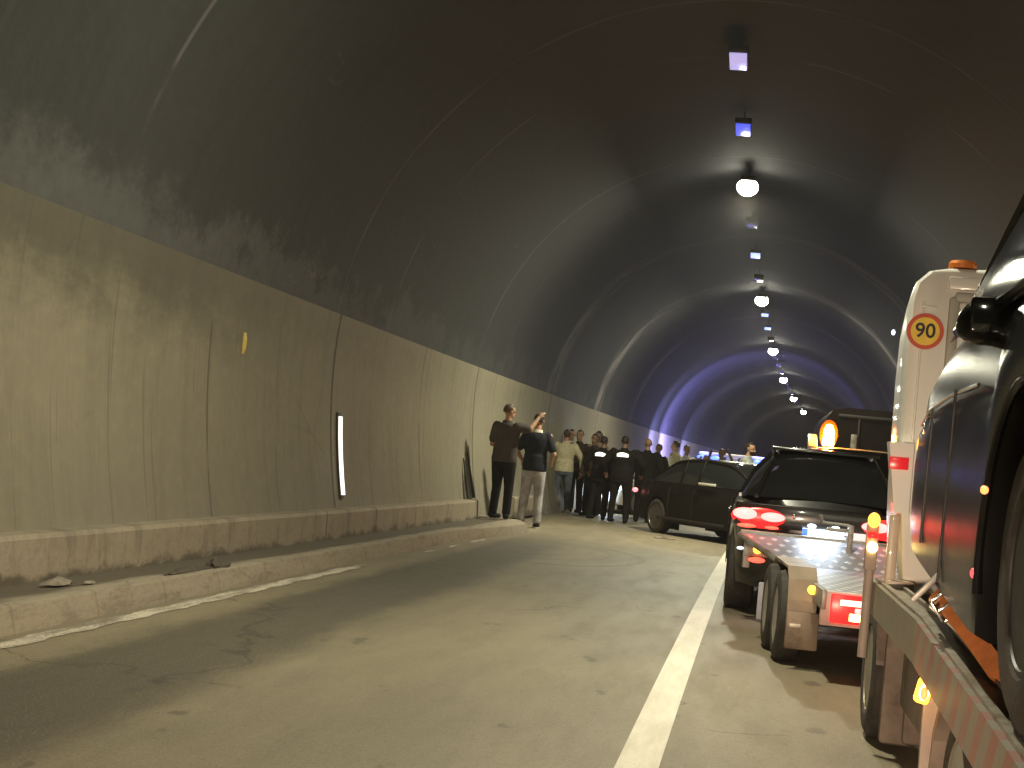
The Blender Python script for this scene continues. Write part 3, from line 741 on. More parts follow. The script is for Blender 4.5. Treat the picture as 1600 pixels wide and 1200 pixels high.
# --- black crossover that tows the trailer
suv = car('crossover_car', 'black crossover with glowing red tail lights that tows the flat trailer', 'car', (0.68, 12.75, 0), 0,
          4.5, 1.60, [(0, 0.92), (0.06, 1.04), (0.5, 1.06), (3.3, 1.02), (4.2, 0.85), (4.5, 0.6)], 1.04, 1.50, (0.06, 1.05, 2.5, 3.45), (0.92, 3.6), 0.345, 'paint_black', sill=0.26, n=5, roofw=0.53, tw=0.26, mirrors=False)
for (x, z, sx, sz, m) in ((-0.66, 0.885, 0.105, 0.05, 'red_hot'), (-0.64, 0.785, 0.08, 0.018, 'red_soft'), (-0.43, 0.875, 0.105, 0.04, 'red_hot'), (-0.43, 0.785, 0.06, 0.014, 'red_soft')):
    lamp_part(suv, 'tail_lamp', (x, -0.03, z), (sx, 0.05, sz), m)
lamp_part(suv, 'tail_lamp', (0.66, -0.03, 0.885), (0.11, 0.05, 0.05), 'red_hot'); lamp_part(suv, 'tail_lamp', (0.43, -0.03, 0.875), (0.12, 0.05, 0.045), 'red_hot')
for x in (-0.53, 0.53): lamp_part(suv, 'lens_halo', (x, -0.012, 0.865), (0.25, 0.035, 0.095), 'red_lens')  # wide red lens, its glow added as the halo round the lamps
bm = bmesh.new(); box(bm, (0, -0.005, 0.885), (1.5, 0.05, 0.20), 0.02); finish(bm, 'tail_panel', M['paint_black'], suv)
plate = bpy.data.objects
bm = bmesh.new(); box(bm, (0.09, -0.06, 0.755), (0.53, 0.012, 0.115), 0.003); pl = finish(bm, 'number_plate', emit('plate_white', (0.9, 0.95, 1.0), 0.35, (0.85, 0.85, 0.85)), suv)
bm = bmesh.new(); box(bm, (-0.152, -0.068, 0.755), (0.045, 0.006, 0.112)); finish(bm, 'blue_band', emit('plate_blue', (0.02, 0.12, 0.8), 0.5), pl)
text_obj('71', 0.085, M['plastic_black'], pl, (0.21, -0.068, 0.748), (R_(90), 0, 0), 'plate_number', bold=0.001)
lamp_part(suv, 'plate_lamp', (-0.10, -0.06, 0.835), (0.035, 0.02, 0.016), 'white_lit'); lamp_part(suv, 'plate_lamp', (0.10, -0.06, 0.835), (0.035, 0.02, 0.016), 'white_lit')
lamp_part(suv, 'badge', (-0.25, -0.05, 0.90), (0.02, 0.01, 0.02), 'chrome')
for x in (-0.12, 0.12):
    pass
ad = bpy.data.lights.new('plate_light', 'AREA'); ad.size = 0.3; ad.energy = 8; ad.color = (0.72, 0.84, 1.0)
ao = bpy.data.objects.new('plate_light', ad); C.objects.link(ao); ao.parent = suv; ao.location = (-0.03, -0.09, 0.87); ao.rotation_euler = (R_(-32), 0, 0)
point('tail_light_glow', (-0.62, -0.14, 0.88), 1.2, (1.0, 0.05, 0.03), 0.06, suv)
point('tail_light_glow', (0.62, -0.14, 0.88), 1.2, (1.0, 0.05, 0.03), 0.06, suv)
# spoiler lip
bm = bmesh.new(); box(bm, (0, 0.86, 1.478), (0.95, 0.26, 0.03), 0.012); finish(bm, 'spoiler', M['paint_black'], suv)

# --- pale estate with amber beacon, further on
est = car('estate_car', 'pale yellowish estate car with a glaring amber beacon, ahead of the crossover', 'car', (1.42, 18.4, 0), 0,
          4.5, 1.76, [(0, 0.9), (0.05, 1.0), (0.5, 1.02), (3.3, 1.0), (4.2, 0.8), (4.5, 0.6)], 1.04, 1.67, (0.04, 0.42, 2.6, 3.4), (0.9, 3.55), 0.33, 'paint_beige')
bm = bmesh.new(); box(bm, (-0.62, 1.0, 1.71), (0.12, 0.35, 0.10), 0.02, Matrix.Rotation(0.5, 3, 'X')); finish(bm, 'roof_box', M['paint_white'], est)
bm = bmesh.new(); lathe(bm, [(0, 0.10), (0.03, 0.10), (0.05, 0.05), (0.16, 0.045)], 'z', (-0.42, 1.0, 1.545), 20); finish(bm, 'beacon_base', M['plastic_black'], est)
bm = bmesh.new(); lathe(bm, [(0, 0.07), (0.03, 0.075), (0.20, 0.065), (0.27, 0.04), (0.28, 0.0001)], 'z', (-0.42, 1.0, 1.69), 20); bb = finish(bm, 'beacon', emit('beacon_hot', (1.0, 0.55, 0.15), 22), est)
lamp_part(est, 'beacon_halo', (-0.42, 1.06, 1.84), (0.115, 0.03, 0.19), emit('beacon_orange', (1.0, 0.12, 0.004), 1.1))  # glowing shape added behind the beacon as its orange halo
point('beacon_light', (-0.42, 0.86, 1.82), 70, (1.0, 0.28, 0.02), 0.06, est)

# --- dark box truck beyond
tk = thing('box_truck', 'tall dark box bodied truck behind the amber beacon', 'truck', (2.35, 25.5, 0))
bm = bmesh.new()
sec = [(-1.1, 0.7), (-1.1, 2.30), (-1.0, 2.46), (-0.75, 2.52), (0.75, 2.52), (1.0, 2.46), (1.1, 2.30), (1.1, 0.7)]
loft(bm, [[(x, 0.0, z) for x, z in sec], [(x, 4.6, z) for x, z in sec]]); finish(bm, 'box_body', M['paint_sooty'], tk)
bm = bmesh.new(); box(bm, (0, 5.5, 1.45), (2.0, 1.6, 1.7), 0.15); finish(bm, 'cab', M['paint_dark'], tk)
bm = bmesh.new(); box(bm, (0, 3.0, 0.55), (1.7, 6.2, 0.25), 0.02); finish(bm, 'chassis', M['plastic_black'], tk)
bm = bmesh.new()
for x in (-0.55, 0.0, 0.55): box(bm, (x, -0.012, 1.55), (0.03, 0.02, 1.6), 0.004)
box(bm, (0, -0.012, 0.78), (2.1, 0.03, 0.08), 0.008); box(bm, (0, -0.012, 2.38), (1.8, 0.03, 0.05), 0.008); finish(bm, 'rear_door_frame', M['plastic_black'], tk)
bm = bmesh.new(); box(bm, (-0.62, -0.05, 1.70), (0.10, 0.05, 0.75), 0.01); finish(bm, 'rear_ladder', M['steel'], tk)
for x in (-0.9, 0.9):
    for y in (1.0, 5.4): wheel(tk, (x, y, 0.42), 0.42, 0.26, -1 if x < 0 else 1, 'steel')
for x in (-0.95, 0.95): lamp_part(tk, 'tail_lamp', (x, -0.02, 0.86), (0.07, 0.02, 0.05), 'red_lens')

# --- white police vehicle facing us
pol = car('police_car', 'white police car facing the camera with blue lights on its roof', 'car', (-0.42, 42.3, 0), math.pi,
          4.5, 1.85, [(0, 0.9), (0.05, 1.0), (0.5, 1.02), (3.2, 1.02), (4.2, 0.85), (4.5, 0.6)], 1.02, 1.52, (0.1, 0.6, 2.6, 3.3), (0.9, 3.6), 0.34, 'paint_white')
bm = bmesh.new(); box(bm, (0, 2.3, 1.70), (1.78, 0.30, 0.09), 0.03); box(bm, (0, 2.3, 1.60), (0.3, 0.24, 0.14), 0.02); lb = finish(bm, 'light_bar', M['paint_white'], pol)
for x in (-0.70, 0.42, 0.78):
    lamp_part(lb, 'blue_lamp', (x, 2.42, 1.60), (0.15, 0.07, 0.055), 'blue_lit')
for x in (-0.7, 0.7): lamp_part(pol, 'headlight', (x, 4.40, 0.72), (0.14, 0.05, 0.07), 'white_lit')
for x in (-0.75, 0.75): point('police_light', (x, 2.62, 1.75), 14, (0.10, 0.12, 1.0), 0.06, pol)
pol2 = car('police_car', 'far police car near the left wall washing it in blue light', 'car', (-0.75, 56.5, 0), math.pi,
          4.5, 1.85, [(0, 0.9), (0.05, 1.0), (0.5, 1.02), (3.2, 1.02), (4.2, 0.85), (4.5, 0.6)], 1.02, 1.50, (0.1, 0.6, 2.6, 3.3), (0.9, 3.6), 0.34, 'paint_white')
bm = bmesh.new(); box(bm, (0, 2.3, 1.60), (1.1, 0.25, 0.12), 0.04); finish(bm, 'light_bar', M['blue_lit'], pol2)
point('police_light', (0.3, 2.3, 1.75), 90, (0.17, 0.18, 1.0), 0.08, pol2); spot('blue_wash_spot', (-2.2, 51.5, 1.6), (-3.0, 75, 0.8), 5200, (0.33, 0.34, 1.0), R_(110), 0.9, 0.1); spot('blue_wash_spot', (-1.7, 64.0, 1.5), (-1.6, 90, 0.9), 5200, (0.33, 0.34, 1.0), R_(100), 0.9, 0.1); spot('blue_wash_spot', (-1.5, 55.0, 1.9), (-2.6, 88, 2.6), 13000, (0.32, 0.29, 1.0), R_(115), 0.9, 0.1)

# --- white car behind the crowd, lamps on
wc = car('white_car', 'white car with bluish headlights standing behind the group of men', 'car', (-2.05, 38.9, 0), math.pi-0.42,
         3.9, 1.66, [(0, 0.85), (0.08, 0.92), (0.4, 0.95), (2.9, 0.92), (3.6, 0.78), (3.9, 0.6)], 0.93, 1.42, (0.1, 0.5, 2.1, 2.95), (0.7, 3.1), 0.3, 'paint_white')
for x in (-0.58, 0.58): lamp_part(wc, 'headlight', (x, 3.78, 0.62), (0.17, 0.10, 0.10), 'white_lit')
lamp_part(wc, 'fog_lamp', (-0.5, 3.83, 0.34), (0.12, 0.06, 0.07), 'white_dim'); lamp_part(wc, 'fog_lamp', (0.5, 3.83, 0.34), (0.12, 0.06, 0.07), 'white_dim')
bm = bmesh.new(); box(bm, (0, 3.88, 0.50), (1.1, 0.06, 0.30), 0.03); finish(bm, 'bumper_glow', M['white_dim'], wc)  # glowing panel stands in for the brightly lit white bumper
point('headlight_glow', (-0.5, 4.15, 0.6), 30, (0.75, 0.87, 1.0), 0.08, wc)

# --- flat trailer
def checker_mat():
    m = bpy.data.materials.new('checker_plate'); t = NT(m)
    tc = t.new('ShaderNodeTexCoord').outputs['Object']; sp = t.new('ShaderNodeSeparateXYZ'); t.link(tc, sp.inputs[0])
    x, y = sp.outputs[0], sp.outputs[1]
    # staggered lozenges, 9 cm pitch
    def loz(ox, oy):
        px = t.math('ABSOLUTE', t.math('SUBTRACT', t.math('PINGPONG', t.math('ADD', x, ox), 0.045), 0.0225))
        a = t.math('DIVIDE', t.math('SUBTRACT', t.math('PINGPONG', t.math('ADD', x, ox), 0.050), 0.0), 0.034)
        b = t.math('DIVIDE', t.math('PINGPONG', t.math('ADD', y, oy), 0.16), 0.052)
        return t.math('SUBTRACT', 1.0, t.smooth(t.math('ADD', a, b), 0.75, 1.05))
    z = t.math('MAXIMUM', loz(10.0, 10.0), loz(10.05, 10.16))
    n = t.noise(tc, 6, 5, 0.6)
    col = t.mix(n, (0.24, 0.24, 0.26), (0.36, 0.36, 0.39)); col = t.mix(t.math('MULTIPLY', z, 0.85), col, (0.75, 0.74, 0.74))
    t.link(col, t.b.inputs['Base Color']); t.b.inputs['Metallic'].default_value = 0.2; t.b.inputs['Roughness'].default_value = 0.5
    t.bump(z, 0.8, 0.006); return m
chk = checker_mat()
tr = thing('car_trailer', 'empty flat car trailer with chequer plate deck and twin wheels', 'trailer', (1.345, 9.25, 0), R_(3.2))
hx = -0.80   # left edge of deck in local x
bm = bmesh.new()
box(bm, (0, 1.2, 0.525), (1.60, 2.4, 0.05), 0.006)
loft(bm, [[(-0.80, 2.4, 0.50), (0.80, 2.4, 0.50), (0.80, 2.4, 0.55), (-0.80, 2.4, 0.55)], [(-1.16, 3.25, 0.70), (1.0, 3.25, 0.70), (1.0, 3.25, 0.735), (-1.16, 3.25, 0.735)]])
finish(bm, 'deck', chk, tr, smooth=False)
bm = bmesh.new(); box(bm, (-0.815, 1.2, 0.50), (0.03, 2.42, 0.12), 0.006); box(bm, (0.815, 1.2, 0.50), (0.03, 2.42, 0.12), 0.006)
tube(bm, [(-0.83, 2.38, 0.53), (-1.17, 3.26, 0.715)], 0.028); box(bm, (-0.08, 3.27, 0.72), (2.18, 0.03, 0.075), 0.008)
box(bm, (-0.08, 3.15, 0.60), (2.1, 0.06, 0.10), 0.01); box(bm, (-1.11, 3.18, 0.56), (0.06, 0.05, 0.22), 0.01)
finish(bm, 'side_rail', M['galv'], tr)
bm = bmesh.new(); box(bm, (0, 0.02, 0.45), (1.66, 0.05, 0.21), 0.008); finish(bm, 'rear_crossbar', pbr('rear_board', (0.60, 0.45, 0.42), 0.5), tr)
for s in (-1, 1):
    lb_ = lamp_part(tr, 'tail_lamp', (s*0.655, -0.015, 0.455), (0.24, 0.03, 0.175), 'red_lens', ell=False)
    lamp_part(lb_, 'brake_light', (0.02, -0.014, 0.04), (0.17, 0.02, 0.035), emit('brake_hot', (1.0, 0.30, 0.2), 6), ell=False)
    lamp_part(lb_, 'indicator', (0.05, -0.014, -0.045), (0.11, 0.02, 0.045), 'amber_core', ell=False)
    lamp_part(lb_, 'reverse_light', (0.05, -0.013, -0.002), (0.05, 0.018, 0.03), 'red_hot', ell=False)
for s in (-1, 1):
    for yy, wx in ((0.90, 0.945), (1.56, 0.965)): wheel(tr, (s*wx, yy, 0.30), 0.30, 0.17, s, 'alloy', 24, rim_r=0.60)
    prof = [(0.50, 0.36), (0.51, 0.44), (0.56, 0.57), (0.70, 0.645), (1.76, 0.645), (1.92, 0.57), (2.02, 0.40), (2.06, 0.26)]
    bm = bmesh.new(); a, b = (s*0.80, s*0.985)
    loft(bm, [[(a, y, z) for y, z in prof]+[(a, y, z-0.018) if 0.4 < y < 1.9 else (a, y+0.02 if y < 1 else y-0.02, z) for y, z in reversed(prof)],
              [(b, y, z) for y, z in prof]+[(b, y, z-0.018) if 0.4 < y < 1.9 else (b, y+0.02 if y < 1 else y-0.02, z) for y, z in reversed(prof)]])
    finish(bm, 'mudguard', M['fender_metal'], tr, smooth=False)
    bm = bmesh.new(); box(bm, (s*0.885, 0.47, 0.25), (0.21, 0.02, 0.24), 0.012); mf = finish(bm, 'mudflap', M['fender_metal'], tr)
    bm = bmesh.new(); box(bm, (s*0.93, 0.456, 0.28), (0.07, 0.008, 0.022), 0.003); finish(bm, 'reflector', pbr('reflector_white', (0.8, 0.7, 0.6), 0.3), mf)
    bm = bmesh.new(); box(bm, (s*0.99, 2.10, 0.28), (0.15, 0.02, 0.28), 0.008); finish(bm, 'front_flap', pbr('flap_lilac', (0.42, 0.40, 0.46), 0.7, bump=0.3), tr)
for (x, z, m, s) in ((-1.03, 0.61, 'amber_lit', (0.035, 0.03, 0.035)), (-1.03, 0.525, 'red_soft', (0.07, 0.025, 0.024)), (-1.17, 0.61, 'white_dim', (0.03, 0.02, 0.014))):
    lamp_part(tr, 'marker_lamp', (x, 3.10, z), s, m)
lamp_part(tr, 'marker_lamp', (-0.85, 1.30, 0.52) if False else (-0.845, 0.42, 0.52), (0.03, 0.04, 0.03), 'amber_lit')
# winch post
bm = bmesh.new(); tube(bm, [(-0.56, 2.95, 0.95), (-0.54, 2.95, 0.89), (-0.33, 2.95, 0.885)], 0.013); box(bm, (-0.315, 2.95, 0.77), (0.045, 0.045, 0.24), 0.008); box(bm, (-0.42, 2.97, 0.84), (0.16, 0.05, 0.03), 0.01)
finish(bm, 'winch_post', M['galv'], tr)
bm = bmesh.new()
prism(bm, [(-0.5, 3.2), (0.5, 3.2), (0.04, 4.05), (-0.04, 4.05)], 0.42, 0.48, 'xy'); finish(bm, 'drawbar', M['galv'], tr)
point('trailer_tail_glow', (-0.66, -0.12, 0.44), 0.8, (1.0, 0.07, 0.03), 0.05, tr)
point('trailer_tail_glow', (0.66, -0.12, 0.44), 0.8, (1.0, 0.07, 0.03), 0.05, tr)

# --- recovery truck on the right edge
rt = thing('recovery_truck', 'white cabbed recovery truck with sloping load bed at the right edge', 'truck', (0, 0, 0))
def cabshape():
    bm = bmesh.new(); rings = []
    # local world coordinates; back of cab at y=6.9, front at 8.95
    for (y, k, dz) in ((6.90, 0.955, -0.03), (6.92, 0.99, -0.01), (6.98, 1.0, 0), (7.3, 0.985, 0.0), (7.9, 0.95, -0.1), (8.4, 0.90, -0.8), (8.8, 0.82, -1.0)):
        cx = 1.72
        half = [(0.0, 0.62), (0.92, 0.62), (0.985, 0.75), (1.02, 1.10), (1.04, 1.45), (1.05, 1.85), (1.045, 2.08), (1.025, 2.17), (0.97, 2.225), (0.88, 2.245), (0.0, 2.265)]
        hf = [(x*k, z+(dz*(z-0.6)/1.65)) for x, z in half]
        rings.append([(cx+x, y, z) for x, z in hf]+[(cx-x, y, z) for x, z in reversed(hf[1:-1])])
    loft(bm, rings); return bm
cab = finish(cabshape(), 'cab', M['paint_white'], rt, angle=40)
bm = bmesh.new()
# raised frame round the rear window and its pane recess
for (x0, x1, z0, z1, th) in ((0.86, 2.56, 1.35, 2.10, 0.045),):
    box(bm, ((x0+x1)/2, 6.885, z1), (x1-x0, 0.035, th), 0.012); box(bm, ((x0+x1)/2, 6.885, z0), (x1-x0, 0.035, th), 0.012)
    box(bm, (x0, 6.885, (z0+z1)/2), (th, 0.035, z1-z0), 0.012); box(bm, (x1, 6.885, (z0+z1)/2), (th, 0.035, z1-z0), 0.012)
finish(bm, 'window_frame', pbr('cab_frame', (0.42, 0.40, 0.34), 0.5), cab)
bm = bmesh.new(); box(bm, (1.71, 6.888, 1.72), (1.58, 0.02, 0.60), 0.008); finish(bm, 'rear_panel', M['paint_white'], cab)
bm = bmesh.new(); box(bm, (1.66, 6.893, 2.165), (1.66, 0.018, 0.06), 0.008); box(bm, (0.728, 6.905, 1.65), (0.012, 0.03, 0.85), 0.005); box(bm, (0.75, 6.905, 2.05), (0.07, 0.03, 0.012), 0.005); finish(bm, 'moulding', M['paint_white'], cab)
bm = bmesh.new(); prism(bm, [(0.625, 1.42), (0.735, 1.42), (0.735, 1.10), (0.67, 1.10)], 6.86, 6.99); finish(bm, 'corner_panel', M['paint_white'], cab)
bm = bmesh.new(); box(bm, (0.672, 6.85, 1.325), (0.085, 0.02, 0.055), 0.004); finish(bm, 'red_marker', emit('red_marker', (0.9, 0.02, 0.03), 0.35, (0.7, 0.02, 0.03)), cab)
sg = bpy.data.objects.new('speed_sign', None)
sx, sz, sy = 0.742, 1.935, 6.885
bm = bmesh.new(); lathe(bm, [(0, 0.0001), (0, 0.082), (0.004, 0.082), (0.004, 0.0001)], 'y', (sx, sy, sz), 40); sgn = finish(bm, 'speed_sign', pbr('sign_red', (0.60, 0.08, 0.03), 0.45), cab)
bm = bmesh.new(); lathe(bm, [(0, 0.0001), (0, 0.064), (0.004, 0.064), (0.004, 0.0001)], 'y', (sx, sy-0.003, sz), 40); finish(bm, 'sign_face', pbr('sign_yellow', (0.90, 0.60, 0.06), 0.45), sgn)
text_obj('90', 0.092, pbr('sign_black', (0.01, 0.01, 0.01), 0.5), sgn, (sx, sy-0.0055, sz), (R_(90), 0, 0), 'sign_number', bold=0.0015)
bm = bmesh.new(); lathe(bm, [(0, 0.062), (0.02, 0.064), (0.035, 0.055), (0.04, 0.0001)], 'z', (0.895, 6.98, 2.245), 24); finish(bm, 'roof_beacon', M['amber_lens'], cab)
lamp_part(cab, 'bright_spot', (0.612, 7.0, 1.93), (0.008, 0.012, 0.012), 'white_lit')
# deck: flat, then sloping down to the rear
bm = bmesh.new()
pts = [(7.2, 0.77), (5.35, 0.76), (3.7, 0.665), (1.2, 0.50)]
XR = 2.75
def strip(bm, x0, x1, dz0, dz1):
    loft(bm, [[(x0, y, z+dz0), (x1, y, z+dz0), (x1, y, z+dz1), (x0, y, z+dz1)] for y, z in pts])
strip(bm, 0.74, XR-0.1, -0.09, -0.055); finish(bm, 'load_bed', M['steel'], rt, smooth=False)
def stripes():
    m = bpy.data.materials.new('striped_rail'); t = NT(m)
    geo = t.new('ShaderNodeTexCoord').outputs['Object']; sp = t.new('ShaderNodeSeparateXYZ'); t.link(geo, sp.inputs[0]); y, z = sp.outputs[1], sp.outputs[2]
    q = t.math('ADD', t.math('MULTIPLY', y, 1.0), t.math('MULTIPLY', z, 0.9))
    s = t.math('SUBTRACT', 1.0, t.smooth(t.math('PINGPONG', q, 0.105), 0.045, 0.06))
    lim = t.math('SUBTRACT', 1.0, t.smooth(y, 5.30, 5.34)); s = t.math('MULTIPLY', s, lim)
    n = t.noise(geo, 9, 6, 0.7); wear = t.smooth(n, 0.35, 0.6)
    col = t.mix(n, (0.17, 0.145, 0.105), (0.30, 0.26, 0.20)); col = t.mix(t.math('MULTIPLY', lim, 0.25), col, (0.36, 0.33, 0.29))
    col = t.mix(t.math('MULTIPLY', s, t.math('ADD', 0.30, t.math('MULTIPLY', wear, 0.35))), col, (0.36, 0.09, 0.07))
    t.link(col, t.b.inputs['Base Color']); t.b.inputs['Metallic'].default_value = 0.2; t.b.inputs['Roughness'].default_value = 0.5; t.bump(n, 0.2, 0.01); return m
for (xa, xb) in ((0.625, 0.645), (XR, XR+0.02)):
    bm = bmesh.new(); strip(bm, xa, xb, -0.15, 0.0); finish(bm, 'side_board', stripes(), rt, smooth=False)
bm = bmesh.new(); strip(bm, 0.645, 0.74, -0.055, -0.004); strip(bm, 0.645, 0.67, -0.004, 0.012); strip(bm, 0.725, 0.742, -0.004, 0.012); finish(bm, 'edge_rail', M['steel'], rt, smooth=False)
bm = bmesh.new(); box(bm, (1.69, 4.4, 0.50), (0.9, 5.6, 0.14), 0.01); finish(bm, 'chassis', M['plastic_black'], rt)
for (x, y, s) in ((0.77, 7.42, -1), (2.6, 7.42, 1)): wheel(rt, (x, y, 0.33), 0.33, 0.22, s, 'steel', 8, rim_r=0.6)
for (x, y, s) in ((0.79, 4.55, -1), (2.6, 4.55, 1), (0.79, 3.75, -1), (2.6, 3.75, 1)): wheel(rt, (x, y, 0.29), 0.29, 0.22, s, 'alloy', 8, rim_r=0.66)
# mud guard and flaps behind the front wheel
bm = bmesh.new()
prof = [(7.86, 0.42), (7.72, 0.62), (7.42, 0.70), (7.12, 0.62), (6.98, 0.42)]
loft(bm, [[(0.66, y, z) for y, z in prof]+[(0.66, y, z-0.02) for y, z in reversed(prof)], [(0.90, y, z) for y, z in prof]+[(0.90, y, z-0.02) for y, z in reversed(prof)]])
finish(bm, 'mudguard', M['flap'], rt, smooth=False)
bm = bmesh.new(); box(bm, (0.765, 6.92, 0.33), (0.15, 0.025, 0.54), 0.02); box(bm, (0.86, 6.90, 0.32), (0.14, 0.03, 0.50), 0.02); finish(bm, 'mudflap', M['flap'], rt)
bm = bmesh.new(); box(bm, (0.90, 6.3, 0.42), (0.30, 0.9, 0.34), 0.03); finish(bm, 'toolbox', M['flap'], rt)
bm = bmesh.new()
prism(bm, [(0.665, 0.17), (0.70, 0.17), (0.74, 0.60), (0.66, 0.60)], 5.22, 5.25, 'xz'); fl = finish(bm, 'rear_mudflap', M['flap_pale'], rt, smooth=False)
bm = bmesh.new()
prof = [(5.2, 0.12), (5.12, 0.42), (4.95, 0.60), (3.4, 0.60), (3.1, 0.5)]
loft(bm, [[(0.685, y, z) for y, z in prof]+[(0.685, y-0.02, z-0.03) for y, z in reversed(prof)], [(0.92, y, z) for y, z in prof]+[(0.92, y-0.02, z-0.03) for y, z in reversed(prof)]])
finish(bm, 'rear_mudguard', M['flap'], rt, smooth=False)
bm = bmesh.new(); box(bm, (0.76, 4.6, 0.49), (0.012, 1.1, 0.26), 0.004); finish(bm, 'side_skirt', M['flap'], rt)
o = lamp_part(rt, 'marker_lamp', (0.655, 5.20, 0.535), (0.05, 0.05, 0.085), 'amber_lit', ell=False); o.rotation_euler = (0, R_(12), 0)
lamp_part(o, 'bulb', (0.0, -0.03, 0.0), (0.017, 0.01, 0.03), 'amber_core')
lamp_part(rt, 'marker_lamp', (0.63, 4.98, 0.555), (0.012, 0.02, 0.022), emit('amber_small', (1, 0.5, 0.15), 0.8))
# lamp cluster on post at the front of the bed
bm = bmesh.new(); tube(bm, [(0.60, 7.05, 0.42), (0.60, 7.05, 0.86)], 0.022, 12); box(bm, (0.60, 7.05, 0.93), (0.055, 0.05, 0.22), 0.012); pst = finish(bm, 'lamp_post', M['flap_pale'], rt)
lamp_part(pst, 'amber_light', (0.60, 7.015, 1.055), (0.028, 0.02, 0.035), 'amber_lit'); lamp_part(pst, 'red_light', (0.60, 7.015, 0.985), (0.026, 0.02, 0.02), 'red_lens'); lamp_part(pst, 'amber_light', (0.602, 7.015, 0.93), (0.025, 0.02, 0.026), 'amber_core')
bm = bmesh.new(); box(bm, (0.675, 6.86, 0.925), (0.045, 0.05, 0.34), 0.012); box(bm, (0.72, 6.84, 0.78), (0.12, 0.08, 0.04), 0.008); finish(bm, 'stake', pbr('stake_paint', (0.62, 0.50, 0.38), 0.4, coat=0.3), rt)
point('marker_glow', (0.56, 7.0, 0.97), 0.12, (1.0, 0.2, 0.04), 0.03, rt)
point('marker_glow', (0.60, 5.12, 0.53), 0.6, (1.0, 0.45, 0.08), 0.03, rt)

# --- black car loaded on the recovery truck
nc = car('loaded_car', 'glossy black car with large door mirror strapped on the recovery truck bed', 'car', (1.575, 1.35, 0.665), R_(0.0),
         5.25, 1.92, [(0, 0.86), (0.1, 1.0), (0.6, 1.08), (3.6, 1.12), (4.2, 1.07), (4.8, 0.98), (5.12, 0.88), (5.25, 0.74)], 1.09, 1.70, (0.15, 0.8, 2.45, 3.90), (0.65, 2.20), 0.36, 'paint_loaded', sill=0.16, n=9, tw=0.24, tread=True, mirrors=False, roofw=0.80, rim='plastic_black', rim_r=0.58, arch=1.27, inset=0.015, lift=0.30, seams=False, wbk=0.965, endk=0.35)
# door mirror
bm = bmesh.new()
loft(bm, [[(x, 2.98+dy+math.cos(a)*ry, 1.02+dz+math.sin(a)*rz_) for a in [2*math.pi*k/20 for k in range(20)]] for (x, dy, dz, ry, rz_) in ((-0.66, 0, 0.035, 0.05, 0.05), (-0.78, 0, 0.03, 0.075, 0.066), (-0.90, 0, 0.025, 0.085, 0.074), (-0.99, 0.0, 0.02, 0.08, 0.070), (-1.03, 0, 0.012, 0.06, 0.052), (-1.048, 0, 0.005, 0.035, 0.032), (-1.054, 0, 0.005, 0.012, 0.012))])
for v in bm.verts: v.co.x += 0.03
mr = finish(bm, 'door_mirror', M['paint_loaded'], nc, angle=60)
bm = bmesh.new(); box(bm, (-0.91, 2.892, 1.045), (0.18, 0.01, 0.10), 0.01); finish(bm, 'mirror_glass', M['glass_dark'], mr)
for (yy, z0, z1) in ((4.05, 0.36, 1.02), (3.45, 0.26, 1.05)):
    bm = bmesh.new(); tube(bm, [(-0.951+0.004*(yy-3.4)*6*0.4, yy+0.25*(0.7-z)*0.4, z) for z in (z0, z0+0.2, (z0+z1)/2, z1-0.18)], 0.0045, 6); finish(bm, 'panel_gap', M['plastic_black'], nc)
bm = bmesh.new(); tube(bm, [(-0.946, 3.0, 0.86), (-0.944, 3.6, 0.86), (-0.936, 4.2, 0.84), (-0.915, 4.6, 0.80)], 0.006, 6); finish(bm, 'flank_trim', M['chrome'], nc)
# front lamp parts, side repeaters, chrome bits visible on the near front corner
for (c, s, m) in (((-0.905, 4.70, 0.72), (0.012, 0.03, 0.042), 'amber_lit'), ((-0.908, 4.66, 0.645), (0.012, 0.03, 0.010), 'chrome'), ((-0.922, 4.5, 0.54), (0.010, 0.05, 0.018), 'chrome'), ((-0.918, 4.35, 0.80), (0.010, 0.04, 0.014), 'chrome')):
    lamp_part(nc, 'side_repeater', c, s, m)
bm = bmesh.new(); ellipsoid(bm, (-0.885, 4.32, 0.78), (0.05, 0.22, 0.085)); finish(bm, 'headlight', pbr('headlamp_glass', (0.10, 0.09, 0.08), 0.08, spec=0.9), nc)
bm = bmesh.new()
tube(bm, [(-0.957, 2.20+0.465*math.cos(a), 0.36+0.465*math.sin(a)) for a in [math.pi*k/20 for k in range(-1, 22)]], 0.012, 8)
finish(bm, 'arch_lip', M['paint_loaded'], nc)
lamp_part(nc, 'bright_spot', (-0.965, 2.62, 0.56), (0.01, 0.03, 0.012), emit('refl_amber', (1, 0.35, 0.1), 2.0)); lamp_part(nc, 'bright_spot', (-0.965, 2.68, 0.34), (0.01, 0.02, 0.014), emit('refl_red', (1, 0.08, 0.1), 1.6))  # small glowing spots stand for amber and red reflections on the paint
lamp_part(nc, 'bright_spot', (-0.93, 4.0, 0.50), (0.01, 0.04, 0.014), emit('refl_red2', (1, 0.05, 0.08), 0.8))

